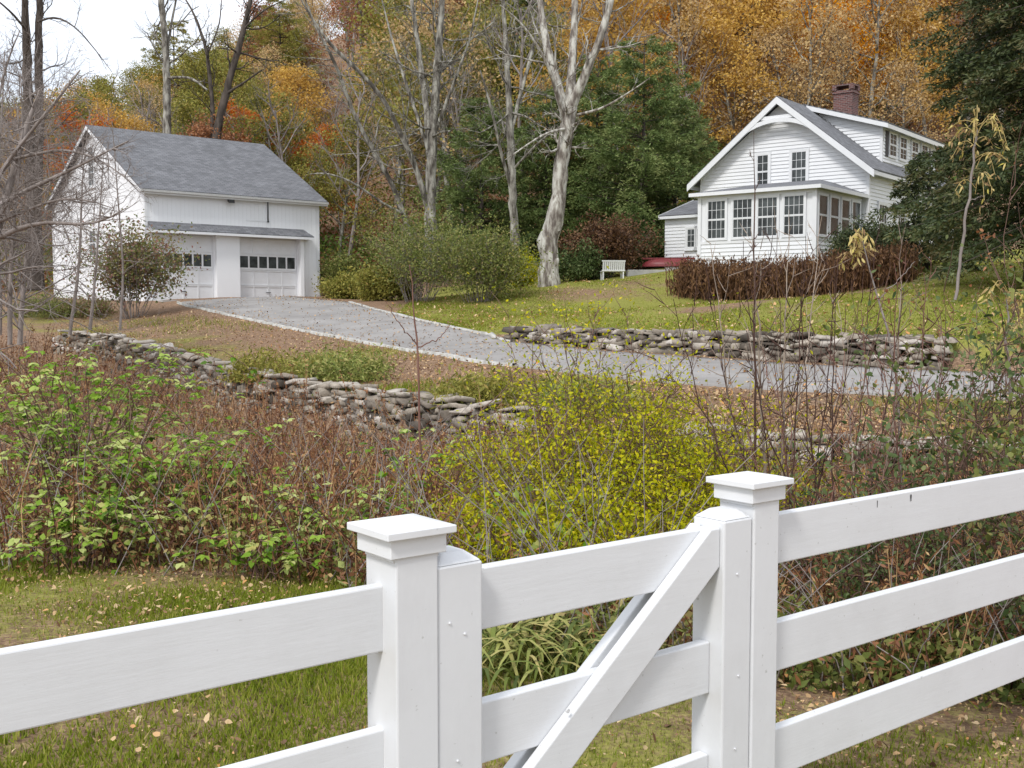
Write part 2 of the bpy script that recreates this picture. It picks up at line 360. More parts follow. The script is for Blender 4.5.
def green_mask(XY):
    """how much of the ground is mown grass, 0..1"""
    g = np.zeros(len(XY))
    x, y = XY[:, 0], XY[:, 1]
    g = np.where((y < 7.2) & (x < 2.2), .5, g)
    g = np.where((y < 4.2) & (x >= 2.2), .15, g)
    dU, sU, _ = sdist(XY, WU)
    up = (sU < 0) & (x > -4) & (y < 55) & (y > 20) & (x < 40)
    dF, sF, _ = sdist(XY, DF)
    up &= (sF < 0)
    g = np.where(up, .66, g)
    pa, pb = np.array(tuple(at(690, 322, 30))[:2]), np.array(tuple(at(880, 287, 36))[:2]); dp, _, _ = sdist(XY, np.array([pa, pb])); g = np.where(up, g-.25*np.exp(-(dp/.9)**2), g)
    pc = np.array(tuple(at(585, 290, 42))[:2]); g = np.where(up, g-.2*np.exp(-(((XY-pc)/np.array([3., 2.]))**2).sum(1)), g)
    dN, sN, _ = sdist(XY, DN); dL, sL, _ = sdist(XY, WL1)
    strip = (sN > 0) & (sL < 0) & (y > 12) & (y < 44)
    g = np.where(strip, np.clip(.15+dN*.1, .1, .5), g)
    strip2 = (sN > 0) & (x > 0) & (y > 14)
    g = np.where(strip2, np.clip(.1+dN*.07, .1, .4), g)
    return g
gm = green_mask(XY)
a = gme.attributes.new('grass', 'FLOAT', 'POINT'); a.data.foreach_set('value', gm.astype(np.float32))
m, nt, bs = new_mat('ground_cover')
at_ = nt.nodes.new('ShaderNodeAttribute'); at_.attribute_name = 'grass'
n1 = noise_n(nt, .38, 10, .72); n2 = noise_n(nt, 9, 8, .75); n3 = noise_n(nt, 38, 4, .7)
grassr = ramp(nt, [(.32, (.1, .11, .03)), (.5, (.22, .225, .05)), (.68, (.36, .31, .11))])
litr = ramp(nt, [(.34, (.08, .05, .035)), (.48, (.2, .13, .085)), (.58, (.33, .22, .145)), (.7, (.48, .37, .26))])
mixn = nt.nodes.new('ShaderNodeMixRGB'); mixn.inputs[0].default_value = .5
L_ = nt.links.new
L_(n2.outputs['Fac'], mixn.inputs[1]); L_(n3.outputs['Fac'], mixn.inputs[2])
L_(mixn.outputs[0], grassr.inputs[0]); L_(mixn.outputs[0], litr.inputs[0])
# factor = ramp(noise + grass - .5)
ad = nt.nodes.new('ShaderNodeMath'); ad.operation = 'ADD'; L_(n1.outputs['Fac'], ad.inputs[0]); L_(at_.outputs['Fac'], ad.inputs[1])
ad2 = nt.nodes.new('ShaderNodeMath'); ad2.operation = 'MULTIPLY_ADD'; L_(n3.outputs['Fac'], ad2.inputs[0]); ad2.inputs[1].default_value = .5; L_(ad.outputs[0], ad2.inputs[2])
fr = ramp(nt, [(.0, (0, 0, 0)), (1, (1, 1, 1))]); 
mr = nt.nodes.new('ShaderNodeMapRange'); mr.inputs['From Min'].default_value = 1.2; mr.inputs['From Max'].default_value = 1.36
L_(ad2.outputs[0], mr.inputs['Value'])
cm = nt.nodes.new('ShaderNodeMixRGB'); L_(mr.outputs[0], cm.inputs[0]); L_(litr.outputs[0], cm.inputs[1]); L_(grassr.outputs[0], cm.inputs[2])
L_(cm.outputs[0], bs.inputs['Base Color']); bs.inputs['Roughness'].default_value = 1; bs.inputs['Specular IOR Level'].default_value = .05
bump(nt, mixn.outputs[0], bs, .6, .05)
gme.materials.append(m); M['ground'] = m
ground = tag(link('ground', gme), kind='structure')
# ---- driveway draped on the ground
def resample(line, n):
    p = np.asarray(line, float); d = np.concatenate([[0], np.cumsum(np.linalg.norm(np.diff(p, axis=0), axis=1))])
    t = np.linspace(0, d[-1], n)
    q = np.stack([np.interp(t, d, p[:, i]) for i in range(p.shape[1])], 1)
    # light smoothing
    for _ in range(6): q[1:-1] = .25*q[:-2]+.5*q[1:-1]+.25*q[2:]
    return q
NS = 120; NC = 14
df = resample(DF, NS); dn = resample(DN, NS)
tt = np.linspace(0, 1, NC)
PX = df[:, None, :]*(1-tt)[None, :, None]+dn[:, None, :]*tt[None, :, None]
P2 = PX.reshape(-1, 2); z = height(P2)+.035
idx = np.arange(NS*NC).reshape(NS, NC)
Q = np.stack([idx[:-1, :-1], idx[:-1, 1:], idx[1:, 1:], idx[1:, :-1]], -1).reshape(-1, 4)
V_ = np.column_stack([P2, z]); sk0 = V_[idx[:, 0]]-[0, 0, .25]; sk1 = V_[idx[:, -1]]-[0, 0, .25]; b0 = len(V_); i_ = np.arange(NS-1)
Q = np.concatenate([Q, np.stack([idx[:-1, 0], idx[1:, 0], b0+i_+1, b0+i_], 1), np.stack([idx[:-1, -1], b0+NS+i_, b0+NS+i_+1, idx[1:, -1]], 1)]); V_ = np.concatenate([V_, sk0, sk1])
tag(link('driveway', mesh_np('driveway', V_, Q, mats=[M['asphalt']], smooth=True)), kind='structure')
def strip(name, line, wd, h, mat, n=140, zoff=0):
    q = resample(line, n); d = np.gradient(q, axis=0); d = d/np.linalg.norm(d, axis=1)[:, None]; nrm = np.column_stack([-d[:, 1], d[:, 0]])
    jit = .015*np.random.default_rng(2).normal(size=(n, 1))
    a = q+nrm*(wd/2+jit); b = q-nrm*(wd/2-jit); zz = height(q)+h+zoff
    V = np.concatenate([np.column_stack([a, zz-.3]), np.column_stack([a, zz]), np.column_stack([b, zz]), np.column_stack([b, zz-.3])])
    i = np.arange(n-1); Q = np.concatenate([np.stack([i+k*n, i+1+k*n, i+1+(k+1)*n, i+(k+1)*n], 1) for k in range(3)])
    return tag(link(name, mesh_np(name, V, Q, mats=[mat])), kind='structure')
strip('kerb', dn[:84], .11, .07, M['kerb'])
strip('kerb', DF[1:5], .14, .07, M['kerb'], 50)
# ================================================================== STONE WALLS
def stone(g, c, sx, sy, sz, rz, rng, tone):
    """a rough field stone: box with jittered, pulled-in corners, subdivided once by hand"""
    th = np.array([.35, 1.1, 1.95, 2.8, 3.5, 4.25, 5.1, 5.95])+rng.uniform(-.2, .2, 8)
    r = .5*(1+rng.uniform(-.24, .14, 8)); rings = []; pw = rng.uniform(.2, .6)
    for zz, k in ((-.5, rng.uniform(.7, .98)), (-.3, 1.0), (.3, rng.uniform(.9, 1.02)), (.5, rng.uniform(.68, .95))):
        rx = r*k*(1+rng.uniform(-.12, .1, 8))
        cx = np.sign(np.cos(th))*np.abs(np.cos(th))**pw; cy = np.sign(np.sin(th))*np.abs(np.sin(th))**pw
        rings.append(np.column_stack([cx*rx*sx, cy*rx*sy, np.full(8, zz*sz)+rng.uniform(-.14, .14, 8)*sz]))
    V = np.concatenate(rings+[[[0, 0, .56*sz]]]); ca, sa = math.cos(rz), math.sin(rz)
    tl = rng.uniform(-.22, .22); V[:, 2] += V[:, 0]*tl; V[:, 2] += V[:, 1]*rng.uniform(-.25, .25)
    V = np.column_stack([V[:, 0]*ca-V[:, 1]*sa, V[:, 0]*sa+V[:, 1]*ca, V[:, 2]])+np.array(c)
    Q = []; T = []
    for k in range(3):
        for i in range(8): j = (i+1) % 8; Q.append((k*8+i, k*8+j, k*8+8+j, k*8+8+i))
    for i in range(8): T.append((24+i, 24+(i+1) % 8, 32))
    g.add(V, np.array(Q), np.array(T), tone=tone)
def stone_wall(line, hts, seed, caps, name, label, smean=.26, thick=.5, droop=0):
    rng = np.random.default_rng(seed); g = Geo()
    p = np.asarray(line); seg = np.linalg.norm(np.diff(p, axis=0), axis=1); D = np.concatenate([[0], np.cumsum(seg)])
    def P(t): return np.array([np.interp(t, D, p[:, 0]), np.interp(t, D, p[:, 1])])
    def ang(t): a = P(min(t+.3, D[-1])); b = P(max(t-.3, 0)); return math.atan2(a[1]-b[1], a[0]-b[0])
    def H(t): return float(np.interp(t/D[-1], np.linspace(0, 1, len(hts)), hts))
    topz = lambda t: ztop(P(t), ang(t))
    def ztop(q, an):
        nrm = np.array([-math.sin(an), math.cos(an)])*1.0
        return hz(*(q+nrm*.9))
    t = 0; tops = {}
    tgrid = np.linspace(0, D[-1], 60)
    zt = np.array([ztop(P(x), ang(x)) for x in tgrid])
    for layer in range(12):
        t = rng.uniform(0, .2)
        while t < D[-1]:
            h = H(t); lh = rng.uniform(.05, .15); ln = (rng.uniform(.3, .9) if rng.random() < .5 else rng.uniform(.8, 2.))*smean
            zz = float(np.interp(t, tgrid, zt))+.04 - .088*layer-.06+rng.uniform(-.04, .04)
            if zz > float(np.interp(t, tgrid, zt))-h-.15:
                q = P(t); an = ang(t); nrm = np.array([-math.sin(an), math.cos(an)])
                off = -.02*layer+rng.uniform(-.07, .05)
                for bk in (0, 1) if layer < 2 else (0,):
                    c = q+nrm*(off+bk*.26)
                    stone(g, (c[0], c[1], zz), ln*1.06, thick*rng.uniform(.55, .8), lh, an+rng.uniform(-.15, .15), rng, float(np.clip(rng.normal(.45, .3), 0, 1)))
            t += ln*.93
    if caps:
        t = .1
        while t < D[-1]:
            ln = rng.uniform(.22, .7); q = P(t+ln/2); an = ang(t+ln/2); zz = float(np.interp(t, tgrid, zt))+.1+rng.uniform(-.03, .05)
            nrm = np.array([-math.sin(an), math.cos(an)])
            stone(g, (*(q+nrm*.1), zz), ln, rng.uniform(.35, .55), rng.uniform(.05, .1), an+rng.uniform(-.1, .1), rng, float(np.clip(rng.normal(.8, .16), 0, 1)))
            t += ln*rng.uniform(.95, 1.25)
    o = g.build(name, M['stone']); tag(o, label, 'stone wall')
    return o
stone_wall(WL1, [.6, .7, .9, .95, .9, .8, .55], 5, True, 'stone_wall', 'long tumbled fieldstone wall edging the brush below the driveway bank')
stone_wall(WL2, [.3, .35, .35], 6, True, 'stone_wall', 'low broken fieldstone wall half hidden behind the bare saplings')
stone_wall(WU[:7], [.35, .5, .58, .62, .64, .64, .64], 7, False, 'stone_wall', 'dry stacked stone retaining wall between the driveway and the upper lawn', smean=.34)

# ================================================================== FENCE
FD = Vector((1.288, 1, 0)).normalized(); FN = Vector((FD.y, -FD.x, 0))     # FN points towards the camera side
FO = Vector((at(385, 581, 2.30).x, 2.30, 0))                                # rail front plane
FROT = math.atan2(FD.y, FD.x)
def u_of(px, back=0.0):
    """distance along the fence (from FO) at which a point on the rail plane appears at column px"""
    k = (px-512)/F; o = FO - FN*back
    # (o.x+u*FD.x) = k*(o.y+u*FD.y)*c ; c ~ 1
    return (k*o.y*1.0-o.x)/(FD.x-k*FD.y)
SCF = 1.045       # rails scaled with the distance
zt = [1.026, 1.026-.311, 1.026-.622]; RH = .143
def fence_root(name, u, label, cat):
    p = FO+FD*u; return empty(name, (p.x, p.y, 0), FROT, label, cat)
# local frame: x along the fence, -y towards camera
def post(parent, x0, wd, ztop, cap=True, pos='front'):
    wx = wd-.02; mb = MB(); mb.box(x0, x0+wx, -.055, -.055+wd, -.1, ztop)
    o = mb.build('post', M['post_paint'], parent, .004)
    if cap:
        c = x0+wx/2; cy = -.055+wd/2; wd -= .012
        mb = MB(); h = wd/2+.013; mb.box(c-h, c+h, cy-h, cy+h, ztop-.012, ztop+.03)
        h2 = h-.012; mb.box(c-h2, c+h2, cy-h2, cy+h2, ztop-.022, ztop-.0125)
        h = wd/2+.029; t = .007
        mb.box(c-h, c+h, cy-h, cy+h, ztop+.0305, ztop+.047)
        # shallow pyramid top
        n = len(mb.v); zt_ = ztop+.0471; a = h-.004; b = h*.55
        mb.hexa([(c-a, cy-a, zt_), (c+a, cy-a, zt_), (c+a, cy+a, zt_), (c-a, cy+a, zt_), (c-b, cy-b, zt_+.008), (c+b, cy-b, zt_+.008), (c+b, cy+b, zt_+.008), (c-b, cy+b, zt_+.008)])
        mb.build('post_cap', M['trim_paint'], o, .002)
    return o
def rail(parent, x0, x1, z1, y0=-.0, th=.032, name='rail'):
    mb = MB(); mb.box(x0, x1, y0, y0+th, z1-RH, z1)
    return mb.build(name, M['fence_paint'], parent, .004)
def bolt(parent, x, y, z, r=.008):
    mb = MB(); pts = [(x+r*math.cos(a*PI/4), y, z+r*math.sin(a*PI/4)) for a in range(8)]
    mb.prism(pts, (0, -.005, 0)); mb.build('bolt', M['fence_paint'], parent, .001)
PW = .125
uL = u_of(385)              # = 0: the left rails end on the left post here
fl = fence_root('rail_fence', -3.2, 'white three rail board fence running in from the left to a capped post', 'fence')
post(fl, 3.2-.006, PW, 1.6-.497)
for zz in zt: rail(fl, -.5, 3.203, zz-.002)
post(fl, -.6, PW, 1.6-.51)
# right fence: post then rails
uR = u_of(757, -.055)
frr = fence_root('rail_fence', uR, 'white three rail board fence running off to the right from the hinge side capped post', 'fence')
post(frr, 0, PW, 1.6-.502)
for zz in zt: rail(frr, PW-.019, 2.9, zz+.007, y0=-.012)
post(frr, 2.9, PW, 1.6-.52)
# small cracks / nail heads
for x in (.63, .81, .815):
    mb = MB(); mb.prism([(x, -.0135, zt[0]-.004), (x+.0025, -.0135, zt[0]-.006), (x+.001, -.0135, zt[0]-.026)], (0, .003, 0)); mb.build('crack', M['dark_metal'], frr)
# gate
uG0 = PW-.024
gl = uR-uG0-.003
gt = fence_root('gate', uG0, 'white wooden gate with doubled diagonal braces between the two capped posts', 'gate')
SW = .119
def stile(x0, wd, ztop):
    mb = MB(); y0 = -.05; y1 = y0+wd; c = .022; cc = .028
    pts = [(x0, y0), (x0+wd, y0), (x0+wd, y1), (x0, y1)]
    inn = [(x0+cc, y0+cc), (x0+wd-cc, y0+cc), (x0+wd-cc, y1-cc), (x0+cc, y1-cc)]
    mb.box(x0, x0+wd, y0, y1, -.0+.06, ztop-c)
    mb.hexa([(p[0], p[1], ztop-c+.0002) for p in pts]+[(p[0], p[1], ztop) for p in inn])
    return mb.build('stile', M['post_paint'], gt, .005)
s1 = stile(0, SW, 1.6-.522); SW2 = .112
s2 = stile(gl-SW2, SW2, 1.6-.53)
for z1 in zt: rail(gt, SW+.0005, gl-SW2-.0005, z1, y0=-.004, th=.034)
for k, (xx, z1) in enumerate([(.03, 1.6-.67), (.07, 1.6-.7), (.05, 1.6-.98), (gl-.06, .9), (gl-.05, .62), (gl-.06, .42)]): bolt(gt, xx, -.0485, z1, .003)
# braces: from the top at the right stile down to the left
def brace(y0, th, xt, xb, wdx):
    z1 = zt[0]+.0; z0 = .12
    mb = MB()
    mb.prism([(xt-wdx, y0, z1), (xt, y0, z1), (xt, y0, z1-.12), (xb, y0, z0), (xb-wdx*1.25, y0, z0)][0:5], (0, th, 0))
    return mb
xt = gl-SW2-.001
slope = None
def zu(px, py):
    u = u_of(px)-uG0; Y = (FO+FD*(u+uG0)).y; return u, at(px, py, Y).z
A = zu(697, 537); B = zu(546, 745); C = zu(723, 583); D = zu(581, 768)
k1 = (A[1]-B[1])/(A[0]-B[0]); k2 = (C[1]-D[1])/(C[0]-D[0]); kk = .5*(k1+k2)
print('brace', A, B, C, D, k1, k2, 'gate length', gl)
bw = .15
def brace(y0, th, name='brace', dx=0):
    mb = MB(); x1 = xt; z1 = zt[0]+.004; z0 = .16
    xa = x1-.035
    xa += dx; e_ = .105-dx*kk
    pts = [(xa, y0, z1), (x1, y0, z1), (x1, y0, z1-e_), (x1-(z1-e_-z0)/kk, y0, z0), (xa-(z1-z0)/kk, y0, z0)]
    mb.prism(pts[::-1], (0, th, 0)); return mb.build(name, M['fence_paint'], gt, .004)
brace(-.0365, .032); brace(.0305, .032, dx=.022)
for px, py in ((558, 706),):
    u, z_ = zu(px, py); bolt(gt, u, -.037, z_, .006)
# hinge plates on the right stile
# ================================================================== BUILDINGS helper
def siding(mb, x0, x1, y, z0, z1, nrm, course=.15, clip=None, axis='x'):
    """lapped boards on the plane y (axis x) or x (axis y); nrm = outward sign"""
    n = max(1, int(round((z1-z0)/course))); c = (z1-z0)/n
    for i in range(n):
        a = z0+i*c; b = a+c+.006
        lo, hi = (x0, x1) if clip is None else clip(a+c*.5, x0, x1)
        if hi-lo < .03: continue
        o0, o1 = nrm*.034, nrm*.004
        if axis == 'x': mb.hexa([(lo, y, a), (hi, y, a), (hi, y+o0, a), (lo, y+o0, a), (lo, y, b), (hi, y, b), (hi, y+o1, b), (lo, y+o1, b)])
        else: mb.hexa([(y, lo, a), (y, hi, a), (y+o0, hi, a), (y+o0, lo, a), (y, lo, b), (y, hi, b), (y+o1, hi, b), (y+o1, lo, b)])
def window(parent, org, ux, un, wd, ht, cols, rows, sashes=2, fr=.1, name='window', sill=True, glass='glass', curtain=False):
    """org: lower left corner of the glass area; ux along the wall, un outward (local frame vectors)"""
    org = Vector(org); ux = Vector(ux); un = Vector(un); uz = Vector((0, 0, 1))
    def bx(mb, a0, a1, b0, b1, n0, n1):
        pts = []
        for z_ in (b0, b1):
            for (a_, n_) in ((a0, n0), (a1, n0), (a1, n1), (a0, n1)): pts.append(org+ux*a_+un*n_+uz*z_)
        mb.hexa(pts)
    mb = MB()
    bx(mb, -fr, 0, -fr, ht+fr, 0, .06); bx(mb, wd, wd+fr, -fr, ht+fr, 0, .06)
    bx(mb, 0, wd, ht, ht+fr, 0, .06); bx(mb, 0, wd, -fr, 0, 0, .06)
    if sill: bx(mb, -fr-.03, wd+fr+.03, -fr-.04, -fr-.002, 0, .1)
    wi = mb.build(name, M['trim_paint'], parent)
    g = MB(); bx(g, .001, wd-.001, .001, ht-.001, .03, .036); g.build('pane', M[glass], wi)
    if curtain:
        q = MB(); bx(q, .03, wd-.03, ht*.05, ht*.5, .0365, .0375); 
    sb = MB(); sh = ht/sashes; t = .016; e = .035
    for s in range(sashes):
        z0 = s*sh; n0, n1 = (.0365, .05) if s == 0 else (.0365, .056)
        bx(sb, .002, e, z0, z0+sh, n0, n1); bx(sb, wd-e, wd-.002, z0, z0+sh, n0, n1)
        bx(sb, e, wd-e, z0, z0+e, n0, n1); bx(sb, e, wd-e, z0+sh-e, z0+sh, n0, n1)
        for i in range(1, cols): xx = wd*i/cols; bx(sb, xx-t/2, xx+t/2, z0+e, z0+sh-e, n0, n1-.004)
        for j in range(1, rows):
            zz = z0+sh*j/rows
            for i in range(cols):
                xa = e if i == 0 else wd*i/cols+t/2; xb = wd-e if i == cols-1 else wd*(i+1)/cols-t/2
                bx(sb, xa, xb, zz-t/2, zz+t/2, n0, n1-.004)
    sb.build('sash', M['trim_paint'], wi)
    return wi
# ------------------------------------------------------------------ GARAGE (barn)
gA = at(147, 301, 48); GZ0 = gA.z
zf0 = 8.25-(8.25-4.95)/6*abs(-.32-6)
gar = empty('garage', (gA.x, gA.y, GZ0), math.atan2(.65, .76), 'white two door barn garage with slate grey roof at the driveway end', 'garage')
GL, GW, GE, GR = 8.6, 12.0, 4.95, 8.25
mb = MB()
# plain vertical boards: main volume with gable
pts = [(0, 0, -.6), (0, GW, -.6), (0, GW, GE), (0, GW/2, GR-.12), (0, 0, GE)]
# recessed door bays: front built from pieces
mb.prism([(0, .12, -.6), (0, GW, -.6), (0, GW, GE), (0, GW/2, GR-.12), (0, .12, GE+.0)], (GL, 0, 0))
def gx(px):
    k = (px-512)/F; return (k*gA.y-gA.x)/(.76-k*.65)
d1a, d1b, d2a, d2b = .28, gx(215), gx(240), gx(298)
DH = 2.95
mb.box(0, d1a, 0, .119, -.6, GE-.05); mb.box(d1b, d2a, 0, .119, -.6, GE-.05); mb.box(d2b, GL, 0, .119, -.6, GE-.05)
mb.box(d1a, d1b, 0, .119, DH, GE-.05); mb.box(d2a, d2b, 0, .119, DH, GE-.05)
mb.build('wall', M['barn_paint'], gar)
# board battens: shallow vertical seams on the gable and on the front
mb = MB()
for i in range(1, 60):
    y = i*.2
    zt_ = GE+(GR-.12-GE)*(1-abs(y-GW/2)/(GW/2))
    mb.box(-.008, 0, y+.002, y+.198, -.5, zt_-.12)
for i in range(0, 43):
    x = i*.2
    z0 = -.05 if (x > d2b+.1) else DH+.35
    mb.box(x+.002, x+.198, -.008, 0, z0, GE-.1)
mb.build('siding', M['barn_paint'], gar)
# corner boards
mb = MB(); mb.box(GL-.16, GL+.02, -.024, -.009, -.3, GE-.1); mb.box(GL+.001, GL+.02, -.008, .16, -.3, GE-.1)
mb.box(-.03, -.009, -.02, .14, -.3, GE-.1); mb.box(-.03, .1, -.03, -.0205, DH+.3, GE-.1); mb.box(-.03, -.009, GW-.15, GW, -.5, GE-.1)
mb.build('corner_board', M['trim_paint'], gar)
# roof
def slab(p0, p1, p2, p3, t):
    """roof slab: four points, thickness t downwards"""
    P = [Vector(p) for p in (p0, p1, p2, p3)]; n = (P[1]-P[0]).cross(P[3]-P[0]).normalized()
    if n.z < 0: n = -n
    mb = MB(); mb.hexa([p-n*t for p in P]+P); return mb
ov = .32; sl = (GR-GE)/(GW/2)
def zr(y, base=0): return GR+.0-sl*abs(y-GW/2)+base
r1 = slab((-ov, -ov, zr(-ov)+.06), (GL+ov, -ov, zr(-ov)+.06), (GL+ov, GW/2, GR+.06), (-ov, GW/2, GR+.06), .05)
ang = math.atan(sl)
ro = r1.build('roof', M['roof'], gar, uvdir=((1, 0, 0), (0, math.cos(ang), math.sin(ang))))
r2 = slab((-ov, GW/2+.002, GR+.06), (GL+ov, GW/2+.002, GR+.06), (GL+ov, GW+ov, zr(GW+ov)+.06), (-ov, GW+ov, zr(GW+ov)+.06), .05)
r2.build('roof', M['roof'], gar, uvdir=((1, 0, 0), (0, math.cos(ang), -math.sin(ang))))
# fascia and rake boards
mb = MB(); zf = zr(-ov)
mb.box(-ov, GL+ov, -ov-.002, -ov+.03, zf-.16, zf+.0)
mb.box(-ov+.03, GL+ov-.03, -ov+.031, .0, zf-.06, zf-.03)
mb.build('fascia', M['trim_paint'], gar)
mb = MB()
for xs_ in (-ov, GL+ov-.03):
    for sgn in (0, 1):
        ya, yb = (-ov, GW/2) if sgn == 0 else (GW+ov, GW/2)
        mb.prism([(xs_-.001, ya, zr(ya)-.17), (xs_-.001, yb, GR-.17), (xs_-.001, yb, GR+.005), (xs_-.001, ya, zr(ya)+.005)], (.031, 0, 0))
mb.build('bargeboard', M['trim_paint'], gar)
# pent roof above the doors
mb = slab((.05, -.6, 3.1), (8.0, -.6, 3.1), (7.75, -.01, 3.46), (.1, -.01, 3.46), .04)
pr = mb.build('pent_roof', M['roof'], gar, uvdir=((1, 0, 0), (0, .9, .45)))
mb = MB(); mb.box(.05, 8.0, -.615, -.585, 2.95, 3.06); mb.box(.08, 7.97, -.58, -.01, 2.985, 3.01)
mb.prism([(7.93, -.58, 2.97), (7.93, -.02, 2.97), (7.93, -.02, 3.38), (7.93, -.58, 3.06)], (.03, 0, 0))
mb.build('fascia', M['trim_paint'], pr)
# white bulkhead between the doors, stands proud
mb = MB(); mb.box(d1b+.06, d2a-.04, -.22, -.001, -.3, 2.97); mb.build('pier', M['barn_paint'], gar)
mb = MB(); mb.box(d2b+.04, d2b+.22, -.3, -.01, -.2, 2.97); mb.build('door_jamb', M['barn_paint'], gar)
def garage_door(x0, x1, lab=None):
    mb = MB(); wd = x1-x0-.02; x0 += .01; n = 4; h = (DH-.02)/n; y0 = .04
    for i in range(n):
        z0 = i*h+.01; z1 = z0+h-.012
        mb.box(x0, x0+wd, y0+.025, y0+.06, z0, z1)
        st = .06
        if i == 2: # glazed row
            k = 6; pw = (wd-.08)/k
            mb.box(x0, x0+wd, y0, y0+.024, z0, z0+.1); mb.box(x0, x0+wd, y0, y0+.024, z1-.09, z1)
            for q in range(k+1):
                xx = x0+q*pw; mb.box(xx, xx+.08 if q < k else x0+wd, y0, y0+.024, z0+.1, z1-.09)
        else:
            mb.box(x0, x0+wd, y0, y0+.024, z0, z0+.05); mb.box(x0, x0+wd, y0, y0+.024, z1-.05, z1)
            for q in range(5):
                xx = x0+q*(wd-.06)/4; mb.box(xx, xx+.06, y0, y0+.024, z0+.05, z1-.05)
    d = mb.build('garage_door', M['trim_paint'], gar)
    i = 2; z0 = i*h+.01; z1 = z0+h-.012; pw = (wd-.08)/6
    for q in range(6):
        g = MB(); g.box(x0+q*pw+.081, x0+(q+1)*pw-.001, y0+.012, y0+.022, z0+.101, z1-.091); g.build('pane', M['glass'], d)
    hb = MB(); hb.box(x0+wd/2-.12, x0+wd/2+.12, y0-.03, y0-.002, .42, .45); hb.build('handle', M['dark_metal'], d)
    return d
garage_door(d1a, d1b); garage_door(d2a, d2b)
# loft hatch outline, floodlight, gable window
mb = MB(); hx0, hx1 = gx(248), gx(268); 
mb.box(hx1-.03, hx1+.02, -.05, -.009, 3.75, 4.7); mb.box(hx0, hx1-.03, -.024, -.009, 3.72, 3.78)
mb.build('loft_hatch', M['trim_paint'], gar)
mb = MB(); mb.box(hx1+.06, hx1+.1, -.06, -.02, 3.78, 4.72); mb.box(hx1+.05, hx1+.11, -.08, -.02, 3.7, 3.779); mb.build('conduit', M['dark_metal'], gar)
mb = MB(); mb.box(-ov, GL+ov, -ov-.1, -ov-.004, zf0-.08, zf0+.02); mb.build('gutter', M['steel'], gar)
mb = MB(); fx = gx(231); mb.box(fx-.03, fx+.03, -.1, -.009, GE-.38, GE-.28)
mb.hexa([(fx-.14, -.34, GE-.5), (fx+.14, -.34, GE-.5), (fx+.1, -.1, GE-.42), (fx-.1, -.1, GE-.42), (fx-.14, -.3, GE-.3), (fx+.14, -.3, GE-.3), (fx+.1, -.1, GE-.3), (fx-.1, -.1, GE-.3)])
mb.build('floodlight', M['dark_metal'], gar)
window(gar, (-.009, 6.55, 5.5), (0, -1, 0), (-1, 0, 0), .7, 1.8, 2, 3)
window(gar, (-.009, 6.6, 2.2), (0, -1, 0), (-1, 0, 0), .8, 1.2, 2, 2)
# concrete apron
mb = MB(); mb.box(.1, 8.2, -1.4, .02, -.5, .03); ap = mb.build('apron', M['concrete'], gar)

# ------------------------------------------------------------------ HOUSE
HW, HD = 7.5, 12.0
hR = at(867.5, 262, 44); hdx, hdy = .785, -.62
hL = Vector((hR.x-HW*hdx, hR.y-HW*hdy, 0)); HB = 3.5
hou = empty('house', (hL.x, hL.y, HB), math.atan2(hdy, hdx), 'white clapboard cottage with glazed sunroom, shed dormer and brick chimney', 'house')
HE = 3.95; HRG = 6.95; hs = (HRG-HE)/(HW/2)
mb = MB()
mb.prism([(0, 0, -.8), (HW, 0, -.8), (HW, 0, HE), (HW/2, 0, HRG-.15), (0, 0, HE)], (0, HD, 0))
mb.build('wall', M['house_paint'], hou)
def gclip(z, a, b):
    if z <= HE-.1: return a, b
    t = (z-(HE-.1))/(HRG-.15-HE+.1); m_ = HW/2*t; return a+m_, b-m_
mb = MB(); siding(mb, .1, HW-.1, -.001, 2.6, HRG-.25, -1, clip=gclip)
siding(mb, .1, 1.9, -.001, -.2, 2.6, -1)
siding(mb, .1, HD, HW+.001, -.2, HE-.3, 1, axis='y')
mb.build('siding', M['house_paint'], hou)
mb = MB(); mb.box(0, .1, -.03, -.001, -.3, HE-.25); mb.box(HW-.1, HW+.03, -.03, -.001, -.3, HE-.25); mb.box(HW+.001, HW+.03, 0, .1, -.3, HE-.3)
mb.build('corner_board', M['trim_paint'], hou)
ovf, ove = .5, .38
def zh(x): return HRG-hs*abs(x-HW/2)
ha = math.atan(hs)
for x0, x1, sg in ((-ove, HW/2, 1), (HW+ove, HW/2+.002, -1)):
    mb = slab((x0, -ovf, zh(x0)+.08), (x0, HD+.3, zh(x0)+.08), (x1, HD+.3, HRG+.08), (x1, -ovf, HRG+.08), .06)
    mb.build('roof', M['roof'], hou, uvdir=((0, 1, 0), (math.cos(ha), 0, sg*math.sin(ha))))
# bargeboards (wide), soffit, arched gable truss
mb = MB()
for x0, x1 in ((-ove, HW/2), (HW+ove, HW/2)):
    mb.prism([(x0, -ovf-.03, zh(x0)-.25), (x1, -ovf-.03, HRG-.25), (x1, -ovf-.03, HRG+.03), (x0, -ovf-.03, zh(x0)+.03)], (0, .05, 0))
    mb.prism([(x0, -ovf+.021, zh(x0)-.02), (x1, -ovf+.021, HRG-.02), (x1, -ovf+.021, HRG+.015), (x0, -ovf+.021, zh(x0)+.015)], (0, ovf-.03, 0))
mb.box(HW+ove-.03, HW+ove, -ovf+.025, HD+.3, zh(HW+ove)-.14, zh(HW+ove)+.01)
mb.box(-ove, -ove+.03, -ovf+.025, HD+.3, zh(-ove)-.14, zh(-ove)+.01)
mb.build('bargeboard', M['trim_paint'], hou)
mb = MB(); n = 12
zc = HRG-1.35
arc = []
for i in range(n+1):
    t = -1+2*i/n; x = HW/2+t*1.75; arc.append((x, zc+.55*(1-t*t)-.1))
